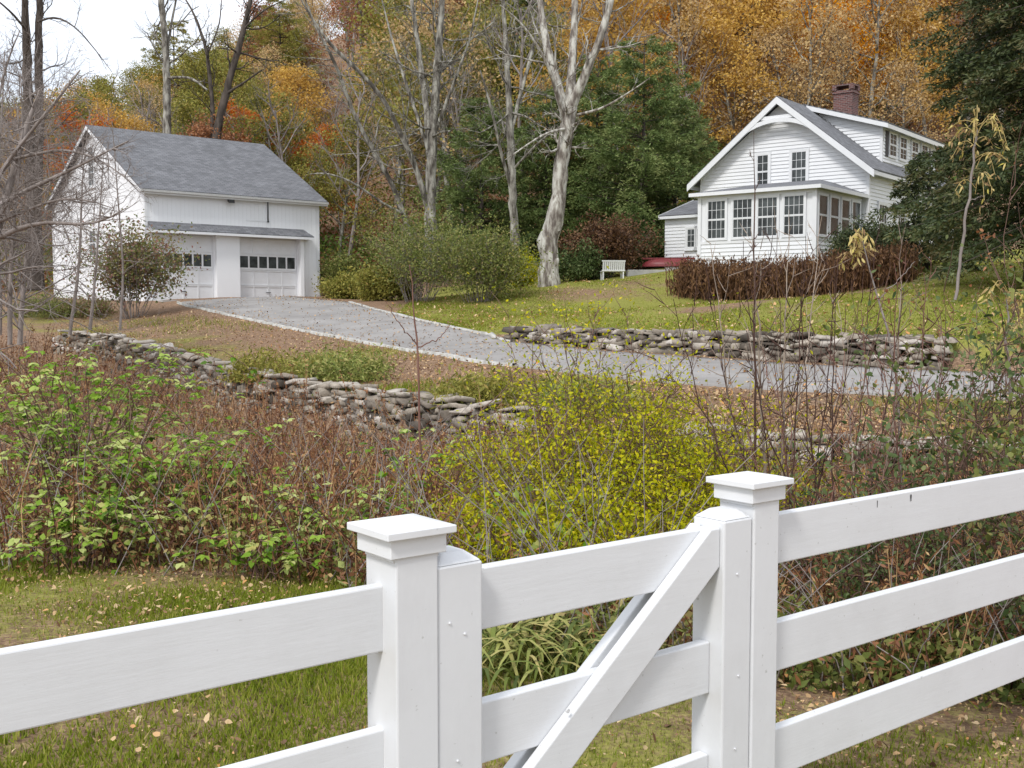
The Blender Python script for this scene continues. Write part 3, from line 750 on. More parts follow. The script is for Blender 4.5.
for i in range(n):
    (xa, za), (xb, zb) = arc[i], arc[i+1]
    mb.prism([(xa, -ovf-.02, za-.1), (xb, -ovf-.02, zb-.1), (xb, -ovf-.02, min(zb+.08, zh(xb)-.26)), (xa, -ovf-.02, min(za+.08, zh(xa)-.26))], (0, .04, 0))
mb.box(HW/2-.7, HW/2+.7, -ovf+.0205, -ovf+.06, HRG-.86, HRG-.72)
mb.build('gable_truss', M['trim_paint'], hou)
# gable windows
def hx(px, yl=0.0):
    k = (px-512)/F; ox = hL.x+.62*yl; oy = hL.y+.785*yl; return (k*oy-ox)/(hdx-k*hdy)
for pa, pb in ((755, 766.5), (789, 804)):
    window(hou, (hx(pa), -.02, 3.32), (1, 0, 0), (0, -1, 0), hx(pb)-hx(pa), 1.42, 2 if pa < 770 else 3, 2, fr=.1)
# dormer on the right slope
dx1, dy0, dy1 = 7.05, 2.6, 9.5; DZ = 5.95
mb = MB()
zd = lambda x: HRG+.02-(HRG+.02-DZ-.0)*(x-HW/2)/(dx1-HW/2)
mb.prism([(HW/2+.2, dy0, zh(HW/2+.2)-.1), (dx1, dy0, zh(dx1)-.1), (dx1, dy0, DZ-.06), (HW/2+.2, dy0, zd(HW/2+.2)-.06)], (0, dy1-dy0, 0))
dm = mb.build('dormer', M['house_paint'], hou)
mb = MB()
def dclip(z, a, b):
    xl = HW/2+(HRG+.08-z)/hs; xr = dx1-.08
    top = HW/2+(HRG-.05-z)/max(1e-6, (HRG-DZ)/(dx1-HW/2)); return xl, min(xr, top) if z > DZ-.06 else xr
siding(mb, 0, dx1, dy0-.001, 4.35, HRG-.12, -1, clip=dclip)
siding(mb, dy0+.1, dy1, dx1+.001, zh(dx1)+.1, DZ-.1, 1, axis='y')
mb.build('siding', M['house_paint'], dm)
mb = MB(); mb.box(dx1-.1, dx1+.025, dy0-.028, dy0-.001, zh(dx1)-.02, DZ-.08); mb.build('corner_board', M['trim_paint'], dm)
mb = slab((HW/2-.05, dy0-.35, HRG+.15), (dx1+.35, dy0-.35, DZ-.0), (dx1+.35, dy1+.3, DZ-.0), (HW/2-.05, dy1+.3, HRG+.15), .05)
mb.build('dormer_roof', M['roof'], dm, uvdir=((0, 1, 0), (1, 0, 0)))
mb = MB(); mb.prism([(HW/2+.1, dy0-.37, HRG-.13), (dx1+.35, dy0-.37, DZ-.24), (dx1+.35, dy0-.37, DZ-.06), (HW/2+.1, dy0-.37, HRG+.06)], (0, .04, 0))
mb.box(dx1+.32, dx1+.35, dy0-.32, dy1+.3, DZ-.24, DZ-.07)
mb.build('fascia', M['trim_paint'], dm)
mb = MB(); mb.box(dx1+.026, dx1+.05, dy0+.3, dy0+.62, 4.65, 5.72); mb.build('shutter', M['dark_metal'], dm)
for y in (dy0+.72, dy0+2.0, dy0+3.5, dy0+4.8):
    window(dm, (dx1+.025, y, 4.72), (0, 1, 0), (1, 0, 0), .8, .95, 2, 2, sill=False, fr=.07)
for y in (1.0, 3.2, 6.5, 9.0):
    window(hou, (HW+.025, y, 1.0), (0, 1, 0), (1, 0, 0), .85, 1.5, 3, 2)
# chimney
cy = 6.9
mb = MB(); mb.box(HW/2-.45, HW/2+.45, cy-.38, cy+.38, HRG-1, 8.35)
ch = mb.build('chimney', M['brick'], hou, uvdir=((1, .95, 0), (0, 0, 1)))
mb = MB()
mb.box(HW/2-.5, HW/2+.5, cy-.43, cy+.43, 8.2, 8.28)
for sx, sy in ((-.4, -.33), (.4, -.33), (.4, .33), (-.4, .33)): mb.box(HW/2+sx-.1, HW/2+sx+.1, cy+sy-.1, cy+sy+.1, 8.355, 8.54)
mb.box(HW/2-.5, HW/2+.5, cy-.43, cy+.43, 8.545, 8.62)
mb.build('chimney_top', M['brick'], ch, uvdir=((1, .95, 0), (0, 0, 1)))
# sunroom
PD = 4.5
def sxx(px):
    ox = hL.x-.62*PD; oy = hL.y-.785*PD; k = (px-512)/F; return (k*oy-ox)/(hdx-k*hdy)
sx0, sx1 = sxx(697.5), sxx(813.5); SE = 2.72
print('sunroom', sx0, sx1)
sz0, sz1 = .92, 2.42    # window band
mb = MB(); mb.box(sx0, sx1, -PD, -.03, -.9, SE); mb.build('sunroom_wall', M['house_paint'], hou)
mb = MB(); siding(mb, sx0+.02, sx1-.02, -PD-.001, -.45, sz0-.14, -1)
siding(mb, -PD+.02, -.03, sx1+.001, -.45, sz0-.14, 1, axis='y')
mb.build('siding', M['house_paint'], hou)
mb = MB()
mb.box(sx0-.02, sx1+.03, -PD-.035, -PD-.001, sz0-.14, sz0-.02); mb.box(sx1+.001, sx1+.03, -PD, -.03, sz0-.14, sz0-.02)
mb.box(sx0-.02, sx1+.03, -PD-.035, -PD-.001, sz1+.1, SE-.06); mb.box(sx1+.001, sx1+.03, -PD, -.03, sz1+.1, SE-.06)
mb.build('frieze', M['trim_paint'], hou)
cols = [(706.5, 724.5), (731.5, 751), (756, 776), (782, 802.5)]
for a_, b_ in cols: window(hou, (sxx(a_), -PD-.002, sz0+.06), (1, 0, 0), (0, -1, 0), sxx(b_)-sxx(a_), sz1-sz0-.02, 4 if a_ < 720 else 4, 2, fr=.07, sill=False)
ys4 = [-PD+.18+i*1.08 for i in range(4)]
for y in ys4: window(hou, (sx1+.002, y, sz0+.06), (0, 1, 0), (1, 0, 0), .8, sz1-sz0-.02, 1, 1, fr=.07, sill=False)
mb = MB(); mb.box(sx1-.12, sx1+.045, -PD-.05, -PD-.036, -.45, SE-.06); mb.box(sx1+.031, sx1+.045, -PD-.036, -PD+.1, -.45, SE-.06); mb.box(sx0-.03, sx0+.12, -PD-.05, -PD-.036, -.45, SE-.06)
mb.build('corner_board', M['trim_paint'], hou)
# hipped low roof with fascia
e = .28; x0, x1, y0 = sx0-e, sx1+e, -PD-e; zt0, zt1 = SE+.06, SE+.62; ix = 1.6
mb = MB()
A_, B_, C_, D_ = (x0, y0, zt0), (x1, y0, zt0), (x1, -.04, zt0), (x0, -.04, zt0)
E_, F_, G_, H_ = (x0+1.4, -1.5, zt1), (x1-1.4, -1.5, zt1), (x1-1.4, -.04, zt1), (x0+1.4, -.04, zt1)
mb.poly([A_, B_, F_, E_]); mb.poly([B_, C_, G_, F_]); mb.poly([A_, E_, H_, D_]); mb.poly([E_, F_, G_, H_]); mb.poly([A_, D_, C_, B_])
mb.build('sunroom_roof', M['roof'], hou, uvdir=((1, 0, 0), (0, 1, 0)))
mb = MB(); mb.box(x0-.02, x1+.02, y0-.02, y0+.02, SE-.08, SE+.055); mb.box(x1-.02, x1+.02, y0+.021, -.04, SE-.08, SE+.055); mb.box(x0-.02, x0+.02, y0+.021, -.04, SE-.08, SE+.055)
mb.box(x0+.021, x1-.021, y0+.021, -.04, SE-.05, SE-.02)
mb.build('fascia', M['trim_paint'], hou)
# left wing
mb = MB(); wx0, wy0, wy1 = -2.35, 1.0, 4.0; WE = 2.5
mb.prism([(wx0, wy0, -.8), (0, wy0, -.8), (0, wy0, WE+.1), (wx0, wy0, WE)], (0, wy1-wy0, 0)); mb.build('wing_wall', M['house_paint'], hou)
mb = MB(); siding(mb, wx0, 0, wy0-.001, -.4, WE-.05, -1); mb.build('siding', M['house_paint'], hou)
mb = slab((wx0-.2, wy0-.25, WE+.04), (0, wy0-.25, WE+.04), (0, wy1, WE+1.0), (wx0-.2, wy1, WE+1.0), .05)
mb.build('wing_roof', M['roof'], hou, uvdir=((1, 0, 0), (0, 1, .2)))
mb = MB(); mb.box(wx0-.2, 0, wy0-.27, wy0-.24, WE-.12, WE+.0); mb.prism([(wx0-.22, wy0-.25, WE-.12), (wx0-.22, wy1, WE+.85), (wx0-.22, wy1, WE+1.03), (wx0-.22, wy0-.25, WE+.06)], (.03, 0, 0)); mb.build('fascia', M['trim_paint'], hou)
window(hou, (hx(686.5, 1.0), wy0-.02, 1.05), (1, 0, 0), (0, -1, 0), .42, .85, 2, 3, 1)
window(hou, (hx(696.2, 1.0)-.02, wy0-.02, 1.05), (1, 0, 0), (0, -1, 0), .3, .85, 2, 3, 1)
print('windows', hx(688, 1.0))
# ================================================================== BENCH, BOAT
bp = at(612, 280, 47); bz = hz(bp.x, bp.y)
ben = empty('garden_bench', (bp.x, bp.y, bz), R(6), 'small white garden bench facing the pines on the back lawn', 'bench'); ben.scale = (.88, .88, .86)
mb = MB()
for i in range(4): mb.box(-.55, .55, -.3+i*.14, -.19+i*.14, .4, .43)
mb.build('seat', M['trim_paint'], ben)
mb = MB()
for i in range(11): x = -.53+i*.1; mb.hexa([(x, -.33, .47), (x+.075, -.33, .47), (x+.075, -.3, .47), (x, -.3, .47), (x, -.42, .88), (x+.075, -.42, .88), (x+.075, -.39, .88), (x, -.39, .88)])
mb.hexa([(-.57, -.43, .88), (.57, -.43, .88), (.57, -.38, .88), (-.57, -.38, .88), (-.57, -.44, .95), (.57, -.44, .95), (.57, -.39, .95), (-.57, -.39, .95)])
mb.box(-.57, .57, -.34, -.305, .43, .485)
mb.build('backrest', M['trim_paint'], ben)
for x, y in ((-.52, -.31), (.46, -.31), (-.52, .2), (.46, .2)):
    mb = MB(); mb.box(x, x+.06, y, y+.06, -.1, .4); mb.build('leg', M['trim_paint'], ben)
cp_ = at(652, 271, 50); 
g = Geo(); n = 17; k = 12
rings = []
for i in range(n):
    t = -1+2*i/(n-1); ww = .42*max(0.02, (1-abs(t)**2.4))**.7; hh = .4*max(.05, (1-abs(t)**3))**.6+.06*t*t
    th = np.linspace(0, PI, k); rings.append(np.column_stack([np.full(k, t*1.9), ww*np.cos(th), hh*np.sin(th)]))
V = np.concatenate(rings); idx = np.arange(n*k).reshape(n, k)
g.add(V, np.stack([idx[:-1, :-1], idx[1:, :-1], idx[1:, 1:], idx[:-1, 1:]], -1).reshape(-1, 4))
bo = empty('rowing_boat', (cp_.x+.75, cp_.y, hz(cp_.x, cp_.y)+.28), R(-6), 'red boat lying upside down beside the white house', 'boat'); bo.scale = (.62, .9, .9)
g.build('hull', M['red_boat'], bo, smooth=True)
mb = MB(); mb.box(-1.9, 1.9, -.015, .015, .36, .45); mb.build('keel', M['red_boat'], bo, .01)
mb = MB(); mb.box(-1.9, 1.0, -.5, .5, -.5, -.16)
o = mb.build('stone_slab', M['concrete'], None, .02); o.location = bo.location; tag(o, 'flat pale slab carrying the red upturned boat', 'slab')
exec_marker = True
# ================================================================== TREES
def grow(rng, p, d, L, r, depth, out, tips, wob=.18, up=.05, kids=(5, 5, 4, 3), lr=.55, rr=.5, spread=.9, n=6, t0=.3, taper=.4):
    d = d/np.linalg.norm(d); pts = [p.copy()]; dirs = [d]
    for i in range(n-1):
        d = d+rng.normal(size=3)*wob+np.array([0, 0, up]); d /= np.linalg.norm(d)
        pts.append(pts[-1]+d*L/(n-1)); dirs.append(d)
    pts = np.array(pts); rad = r*np.linspace(1, taper if depth > 0 else .25, n)
    out.append((pts, rad, depth))
    if depth == 0: tips.append(pts[-1]); tips.append(pts[-3]); return
    kn = kids[-depth] if depth <= len(kids) else kids[0]
    for j in range(kn):
        t = t0+(1-t0)*(j+rng.random())/kn if kn > 1 else 1
        i = min(t*(n-1), n-1.001); i0 = int(i); q = pts[i0]*(1-(i-i0))+pts[i0+1]*(i-i0)
        dd = dirs[i0]+norm(rng.normal(size=3))*spread
        grow(rng, q, dd, L*lr*rng.uniform(.7, 1.25), max(rad[i0]*rr, .004), depth-1, out, tips, wob, up, kids, lr, rr, spread, n, .2, taper)
def out_tubes(g, out, k_by_depth=(3, 3, 4, 6, 9), tone=None):
    by = {}
    for p, r, dpt in out: by.setdefault((len(p), dpt), []).append((p, r))
    for (n, dpt), lst in by.items():
        tubes(g, np.array([a for a, b in lst]), np.array([b for a, b in lst]), k_by_depth[min(dpt, len(k_by_depth)-1)])
# --- leaf colours
LM = {
 'gold': leaf_mat('gold_leaves', [(.25, .15, .07), (.46, .3, .11), (.6, .43, .17), (.4, .27, .15)], .4),
 'orange': leaf_mat('orange_leaves', [(.4, .17, .03), (.7, .34, .04), (.74, .43, .08), (.5, .26, .07)], .4),
 'russet': leaf_mat('russet_leaves', [(.12, .06, .04), (.24, .115, .065), (.32, .17, .1), (.2, .12, .08)]),
 'tan': leaf_mat('tan_leaves', [(.26, .18, .1), (.44, .32, .18), (.56, .43, .25), (.36, .26, .16)], .4),
 'olive': leaf_mat('olive_leaves', [(.08, .085, .03), (.18, .18, .06), (.3, .28, .1), (.27, .2, .09)], .35),
 'green': leaf_mat('green_leaves', [(.03, .06, .02), (.07, .12, .035), (.13, .17, .05), (.06, .1, .04)]),
 'red': leaf_mat('red_leaves', [(.25, .07, .03), (.42, .12, .045), (.45, .2, .07), (.28, .12, .06)]),
 'pine': leaf_mat('pine_needles', [(.045, .065, .03), (.09, .125, .05), (.16, .2, .085), (.25, .27, .13)], .3),
 'spruce': leaf_mat('spruce_needles', [(.015, .024, .014), (.035, .048, .024), (.07, .085, .04), (.13, .11, .06)], .12),
}
def crown_from(tips, rng, per, rad, L, W, up=.3):
    tips = np.array(tips); N = len(tips)*per
    c = np.repeat(tips, per, 0)+rng.normal(size=(N, 3))*rad*np.array([1.2, 1.2, .6])
    tone = np.clip(np.repeat(rng.random(len(tips)), per)*.7+rng.random(N)*.4-.05, 0, 1)
    g = Geo(); leaves(g, c, L*rng.uniform(.6, 1.3, N), W*rng.uniform(.6, 1.3, N), rng, up=up, tone=tone)
    return g
def broadleaf(seed, H=15, per=10, rad=.5, L=.3, spread=1.0):
    rng = np.random.default_rng(seed); out = []; tips = []
    base = np.zeros(3); tr = [base]
    n = 9; P = [base]; d = np.array([rng.normal()*.06, rng.normal()*.06, 1.])
    for i in range(n-1): d = d+rng.normal(size=3)*.05; d[2] = 1; P.append(P[-1]+d/np.linalg.norm(d)*H*.9/(n-1))
    P = np.array(P); rad_ = np.linspace(H*.014, H*.003, n); out.append((P, rad_, 4))
    for j in range(15):
        t = .25+.75*(j+rng.random())/15; i = t*(n-1); i0 = min(int(i), n-2); q = P[i0]+(P[i0+1]-P[i0])*(i-i0)
        a = j*2.4+rng.random(); el = .35+.7*t
        dd = np.array([math.cos(a)*spread, math.sin(a)*spread, el])
        grow(rng, q, dd, H*.3*(1.15-.7*t)*rng.uniform(.8, 1.2), H*.0045, 2, out, tips, .2, .06, kids=(5, 4))
    g1 = Geo(); out_tubes(g1, out); g2 = crown_from(tips, rng, per, rad, L, L*.6)
    return g1, g2
def conifer(seed, H=14, Rb=3.2, layers=26, per=9, needle=.28, droop=.25, dens=1., low=.08, irregular=.25, upt=.1, pw=.72):
    """trunk and boughs with needle sprays"""
    rng = np.random.default_rng(seed); out = []; g2 = Geo()
    n = 9; P = np.column_stack([np.cumsum(rng.normal(size=n)*.03*H/12), np.cumsum(rng.normal(size=n)*.03*H/12), np.linspace(0, H, n)]); P[0, :2] = 0
    out.append((P, np.linspace(H*.016, .02, n), 4)); C = []; T = []; AX = []
    for l in range(layers):
        t = low+(1-low)*(l+rng.random()*.6)/layers; z = t*H; nb = rng.integers(5, 8)
        px_ = np.interp(z, P[:, 2], P[:, 0]); py_ = np.interp(z, P[:, 2], P[:, 1])
        for b in range(nb):
            a = rng.random()*2*PI; Lb = Rb*(1-t)**pw*rng.uniform(1-irregular*1.6, 1+irregular)+.25
            m = 7; s = np.linspace(0, 1, m)
            zz = z+Lb*(upt*s-droop*s**1.6+.12*s**4)
            br = np.column_stack([px_+Lb*s*math.cos(a), py_+Lb*s*math.sin(a), zz]); out.append((br, np.linspace(.012+.008*Lb, .006, m), 1))
            ns = max(3, int(Lb*7*dens)); tonb = rng.random()
            ss = rng.uniform(.18, 1.02, ns)
            base = np.column_stack([np.interp(ss, s, br[:, i]) for i in range(3)])
            side = np.array([-math.sin(a), math.cos(a), 0]); fw = np.array([math.cos(a), math.sin(a), -droop*.8])
            sg = rng.choice([-1, 1], ns)
            wid = Lb*.33*(1.1-ss)+.12
            for q in range(ns):
                ax = fw*.8+side*sg[q]*rng.uniform(.3, 1.1); ax = ax/np.linalg.norm(ax)
                u = np.linspace(0, 1, per)
                cc = base[q]+ax*wid[q]*1.6*u[:, None]+np.array([0, 0, -.25*wid[q]])*(u**2)[:, None]+rng.normal(size=(per, 3))*.05
                C.append(cc); T.append(np.clip(tonb*.35+.5*u+rng.random(per)*.25, 0, 1)); AX.append(np.tile(ax, (per, 1))+rng.normal(size=(per, 3))*.55)
    C = np.concatenate(C); T = np.concatenate(T); AX = np.concatenate(AX)
    leaves(g2, C, needle*rng.uniform(.6, 1.3, len(C)), needle*.32, rng, up=.5, tone=T, axis=AX)
    g1 = Geo(); out_tubes(g1, out); return g1, g2
def bare(seed, H=15, nl=11, kids=(6, 5, 4), depth=3, spread=.75, r=.011):
    rng = np.random.default_rng(seed); out = []; tips = []
    n = 9; P = [np.zeros(3)]; d = np.array([rng.normal()*.05, rng.normal()*.05, 1.])
    for i in range(n-1): d = d+rng.normal(size=3)*.06; d[2] = 1; P.append(P[-1]+d/np.linalg.norm(d)*H*.85/(n-1))
    P = np.array(P); out.append((P, np.linspace(H*r, H*.003, n), 4))
    for j in range(nl):
        t = .3+.7*(j+rng.random())/nl; i = t*(n-1); i0 = min(int(i), n-2); q = P[i0]+(P[i0+1]-P[i0])*(i-i0)
        a = j*2.4+rng.random(); dd = np.array([math.cos(a)*spread, math.sin(a)*spread, .9])
        grow(rng, q, dd, H*.3*(1.2-.6*t), H*.0045, depth-1, out, tips, .16, .08, kids=kids, rr=.55)
    g1 = Geo(); out_tubes(g1, out); return g1, tips
# --- shared meshes for the wood on the hill
VAR = {}
for s in range(4):
    g1, g2 = broadleaf(100+s, 15, 15, .42, .26); VAR['b%d' % s] = (g1.mesh('trunk', [M['grey_bark']]), g2.mesh('crown', [LM['gold']]))
for s in range(2):
    g1, g2 = broadleaf(120+s, 15, 6, .4, .22); VAR['t%d' % s] = (g1.mesh('trunk', [M['grey_bark']]), g2.mesh('crown', [LM['tan']]))
for s in range(3):
    g1, tp = bare(140+s, 16); VAR['n%d' % s] = (g1.mesh('trunk', [M['twig_grey']]), None)
for s in range(3):
    g1, g2 = conifer(160+s, 15, 3.4, 22, 6, .5, .12, .8, .12, .35, .25); VAR['p%d' % s] = (g1.mesh('trunk', [M['dark_bark']]), g2.mesh('crown', [LM['pine']]))
def place_tree(var, loc, sc, rz, mat, label, cat='tree', group=None, name='tree', zs=1.0):
    tm, cm_ = VAR[var]
    r = empty(name, loc, rz, label, cat, group); r.scale = (sc, sc, sc*zs)
    t = link('trunk', tm, r)
    if cm_ is not None:
        c = link('crown', cm_, r)
        if mat is not None: c.material_slots[0].link = 'OBJECT'; c.material_slots[0].material = mat
    return r
rng = np.random.default_rng(77)
KIND = {
 'gold': ('b', 'gold', 'gold_leaved_tree', 'golden tree in the wood on the hillside', 'golden trees on the wooded hillside'),
 'orange': ('b', 'orange', 'orange_leaved_tree', 'bright orange maple high on the hillside above the white house', 'orange trees on the hillside'),
 'russet': ('b', 'russet', 'russet_leaved_tree', 'russet brown oak in the wood on the hillside', 'russet trees on the wooded hillside'),
 'tan': ('t', 'tan', 'tan_leaved_tree', 'thin tan leaved tree in the wood on the hillside', 'thin tan trees on the wooded hillside'),
 'olive': ('b', 'olive', 'olive_leaved_tree', 'olive green tree in the wood behind the garage and lawn', 'olive trees in the wood'),
 'red': ('b', 'red', 'red_leaved_tree', 'red orange maple showing just behind the garage roof', 'red maples behind the garage'),
 'bare': ('n', None, 'bare_tree', 'bare grey twiggy tree in the wood on the hillside', 'bare trees on the wooded hillside'),
 'pine': ('p', 'pine', 'pine_tree', 'dark green pine standing among the bare trees of the wood', 'pines in the wood'),
}
pts_used = []
MARKS = [(60, 'beyond the dark twin stems'), (130, 'behind the garage gable'), (200, 'behind the slim garage tree'), (262, 'behind the crooked dark tree'), (330, 'above the garage right end'),
 (400, 'behind the slanting grey tree'), (465, 'behind the forked grey tree'), (530, 'behind the slim grey tree'), (600, 'behind the thick pale tree'), (690, 'above the big white pine'), (760, 'above the cottage left eave'),
 (825, 'above the cottage ridge'), (880, 'behind the brick chimney'), (950, 'left of the dark spruce'), (5000, 'behind the dark spruce')]
LOOK = dict(gold='golden leaved tree', orange='bright orange maple', russet='russet brown oak', tan='thin tan leaved tree', olive='olive green tree', red='small red maple', bare='bare grey twiggy tree', pine='dark green pine')
def bgtree(kind, x, y, sc, zs=1.0):
    pre, mk, name, label, grp = KIND[kind]
    px = 512+F*x/y; mk_ = [m for lim, m in MARKS if px < lim][0]; size = 'small ' if sc < .68 and kind != 'red' else ('tall ' if sc > .97 else '')
    lvl = 'at the slope foot' if y < 72 else ('on the lower slope' if y < 88 else ('half way up the slope' if y < 112 else ('high on the slope' if y < 138 else 'at the top of the slope')))
    label = size+LOOK[kind]+' '+lvl+' '+mk_
    n = {'b': 4, 't': 2, 'n': 3, 'p': 3}[pre]
    place_tree(pre+str(rng.integers(n)), (x, y, hz(x, y)-.2), sc, rng.random()*6.28, LM[mk] if mk else None, label, 'tree', grp, name, zs)
cnt = 0
yrow = 63.0
while yrow < 165:
    step = 4.3+yrow*.026
    x = -.52*yrow-4+rng.random()*step
    while x < .52*yrow+4:
        xx = x+rng.normal()*1.2; yy = yrow+rng.normal()*1.6; px = 512+F*xx/yy
        ry = (yrow-63)/100
        if px < 330:
            pr = dict(gold=.08, orange=.0, russet=.16, tan=.22, olive=.28, red=.03, bare=.2, pine=.08)
            if yrow > 95: pr = dict(gold=.1, russet=.08, tan=.15, olive=.35, bare=.1, pine=.22)
        elif px < 560: pr = dict(gold=.16, orange=.05, russet=.14, tan=.2, olive=.2, red=.03, bare=.18, pine=.1)
        elif px < 700: pr = dict(gold=.34, orange=.1, russet=.14, tan=.2, olive=.1, bare=.2)
        else: pr = dict(gold=.42, orange=.06, russet=.14, tan=.3, bare=.16)
        if yrow > 110 and px > 760: pr = dict(orange=.45, gold=.4, bare=.15)
        ks = list(pr); pv = np.array([pr[k] for k in ks]); kd = ks[rng.choice(len(ks), p=pv/pv.sum())]
        if yrow < 76 and 230 < px < 560: kd = rng.choice(['olive', 'tan', 'olive', 'bare'])
        sc = rng.uniform(.75, 1.1)
        if px < 340: sc *= .78
        if not (in_house := (px > 690 and yy < 66)):
            bgtree(kd, xx, yy, sc); cnt += 1
        x += step*rng.uniform(.85, 1.3)
    yrow += step*.95
print('hill trees', cnt)
def hill_cover(name, N, mat, label, hmax, L, seed, y0=60., y1=118., thr=-.2, cat='undergrowth', fs=.35):
    rng = np.random.default_rng(seed); px = rng.uniform(-60, 1090, N); Y = y0*(y1/y0)**rng.random(N); B = np.column_stack([(px-512)/F*Y, Y])
    f = fbm(B, fs, seed); k = (f+rng.normal(size=N)*.25 > thr) & ~((px > 690) & (Y < 66)); B, f = B[k], f[k]; n = len(B)
    z = height(B)+rng.random(n)**1.5*hmax*np.clip(.6+.7*f, .1, 1.4); g = Geo()
    leaves(g, np.column_stack([B, z]), L*rng.uniform(.6, 1.4, n), L*.6*rng.uniform(.6, 1.4, n), rng, up=.4, tone=np.clip(.5+.3*f+rng.normal(size=n)*.25, 0, 1))
    tag(g.build(name, mat), label, cat, kind='stuff')
hill_cover('understory', 60000, LM['olive'], 'leafy understory of the wood on the hillside', 3.0, .24, 51, thr=.05, y1=100.)
hill_cover('understory', 60000, LM['russet'], 'brown brush and leaf litter under the trees of the wood', 1.6, .24, 52, thr=-.3)
hill_cover('understory', 45000, LM['green'], 'green brush at the foot of the wood', 2.6, .24, 53, y1=80., thr=.0)
# hand placed: orange/red maples behind the garage, pines in the middle
for px, Y, sc in ((285, 70, .55), (318, 72, .5), (262, 76, .6)):
    bgtree('red', X_at(px, Y), Y, sc)
for kd, px, Y, sc in (('orange', 845, 74, .85), ('orange', 885, 78, .95), ('orange', 815, 84, .8), ('gold', 600, 76, .9), ('gold', 655, 74, .85), ('orange', 690, 84, .8), ('gold', 735, 70, .8), ('tan', 790, 69, .75), ('tan', 835, 68, .7), ('gold', 760, 80, .9),
    ('gold', 925, 70, .7), ('gold', 965, 74, .8), ('tan', 905, 66, .55), ('bare', 280, 64, .75), ('bare', 345, 62, .8), ('bare', 232, 66, .7), ('bare', 110, 64, .65), ('tan', 130, 72, .6), ('bare', 465, 62, .8), ('bare', 190, 68, .7), ('bare', 700, 68, .8)):
    bgtree(kd, X_at(px, Y), Y, sc)
def named_conifer(seed, px, Y, H, Rb, mat, label, name, bark_='dark_bark', **k):
    x = X_at(px, Y); z = hz(x, Y)-.1
    g1, g2 = conifer(seed, H, Rb, **k); r = empty(name, (x, Y, z), 0, label, 'tree')
    g1.build('trunk', M[bark_], r); g2.build('crown', mat, r); return r
pk = dict(layers=26, per=14, needle=.2, droop=.14, dens=1.2, low=.05, irregular=.4, upt=.26, pw=.5)
named_conifer(201, 642, 57, 11.5, 3.7, LM['pine'], 'big blue green white pine left of the white house', 'pine_tree', **pk)
named_conifer(202, 596, 61, 11.0, 3.2, LM['pine'], 'dark pine behind the thick pale trunk', 'pine_tree', **pk)
named_conifer(203, 545, 60, 9.5, 3.0, LM['pine'], 'dark pine between the two pale trunks', 'pine_tree', **pk)
named_conifer(204, 480, 58, 9.2, 3.0, LM['pine'], 'pine behind the forked grey tree', 'pine_tree', **pk)
named_conifer(205, 672, 60, 8.5, 2.6, LM['pine'], 'low pine touching the white house wing', 'pine_tree', **pk)
named_conifer(206, 128, 66, 6.8, 3.2, LM['pine'], 'green pine rising behind the garage ridge', 'pine_tree', **pk)
named_conifer(207, 180, 100, 15, 4.2, LM['olive'], 'tall yellow green pine against the white sky', 'pine_tree', **pk)
named_conifer(208, 285, 98, 14, 4.2, LM['olive'], 'tall olive pine at the edge of the sky', 'pine_tree', **pk)
sk = dict(layers=42, per=12, needle=.18, droop=.5, dens=1.4, low=.13, irregular=.3, upt=.12)
named_conifer(210, 1030, 33, 16, 4.1, LM['spruce'], 'very dark drooping spruce hiding the right end of the white house', 'spruce_tree', **sk)
named_conifer(211, 1080, 30, 15, 4.4, LM['spruce'], 'dark spruce at the right edge of the lawn', 'spruce_tree', **sk)
named_conifer(212, 925, 40, 4.5, 2.0, LM['spruce'], 'low dark spruce against the side of the white house', 'spruce_tree', **dict(sk, layers=20))
# ---- hero deciduous trees, from polylines
def hero(name, label, base, limbs, mat, seed, twig=True, kids=(6, 5, 4), tl=.3, depth=2, every=.9, tr=.35, t0=.25, knob=True, twigmat=None, sides=12, ybias=.5, up=.06):
    """limbs: lists of (px, py, Y, radius); radius in metres"""
    rng = np.random.default_rng(seed); b = at(*base[:3])
    r = empty(name, (b.x, b.y, b.z), 0, label, 'tree'); g = Geo(); gt_ = Geo(); out = []; tips = []
    for li, lim in enumerate(limbs):
        P = np.array([tuple(at(q[0], q[1], q[2])-b) for q in lim]); Rr = np.array([q[3] for q in lim])
        D = np.concatenate([[0], np.cumsum(np.linalg.norm(np.diff(P, axis=0), axis=1))]); n = max(8, int(D[-1]/.35))
        t = np.linspace(0, D[-1], n); Q = np.stack([np.interp(t, D, P[:, i]) for i in range(3)], 1); q = np.interp(t, D, Rr)
        for _ in range(3): Q[1:-1] = .25*Q[:-2]+.5*Q[1:-1]+.25*Q[2:]
        Q[1:] += rng.normal(size=(n-1, 3))*q[1:, None]*.09
        q = q*(1+rng.uniform(-.07, .07, n))
        tubes(g, Q[None], q[None], sides if q[0] > .12 else 7)
        if not twig: continue
        L = D[-1]; k = int(L/every)
        for j in range(k):
            tt_ = (t0 if li == 0 else .15)+(1-(t0 if li == 0 else .15))*(j+rng.random())/k; i = min(int(tt_*(n-1)), n-2)
            dr = norm(Q[i+1]-Q[i]); dd = dr*.5+norm(rng.normal(size=3))*.9
            grow(rng, Q[i], dd, L*tl*(1.15-.6*tt_)*rng.uniform(.6, 1.3), max(q[i]*tr, .012), depth, out, tips, .18, up, kids=kids, rr=.55)
    g.build('trunk', mat, r, smooth=True)
    if out:
        out_tubes(gt_, out, (3, 3, 4, 6, 6)); gt_.build('twigs', twigmat or mat, r)
    return r, tips, b
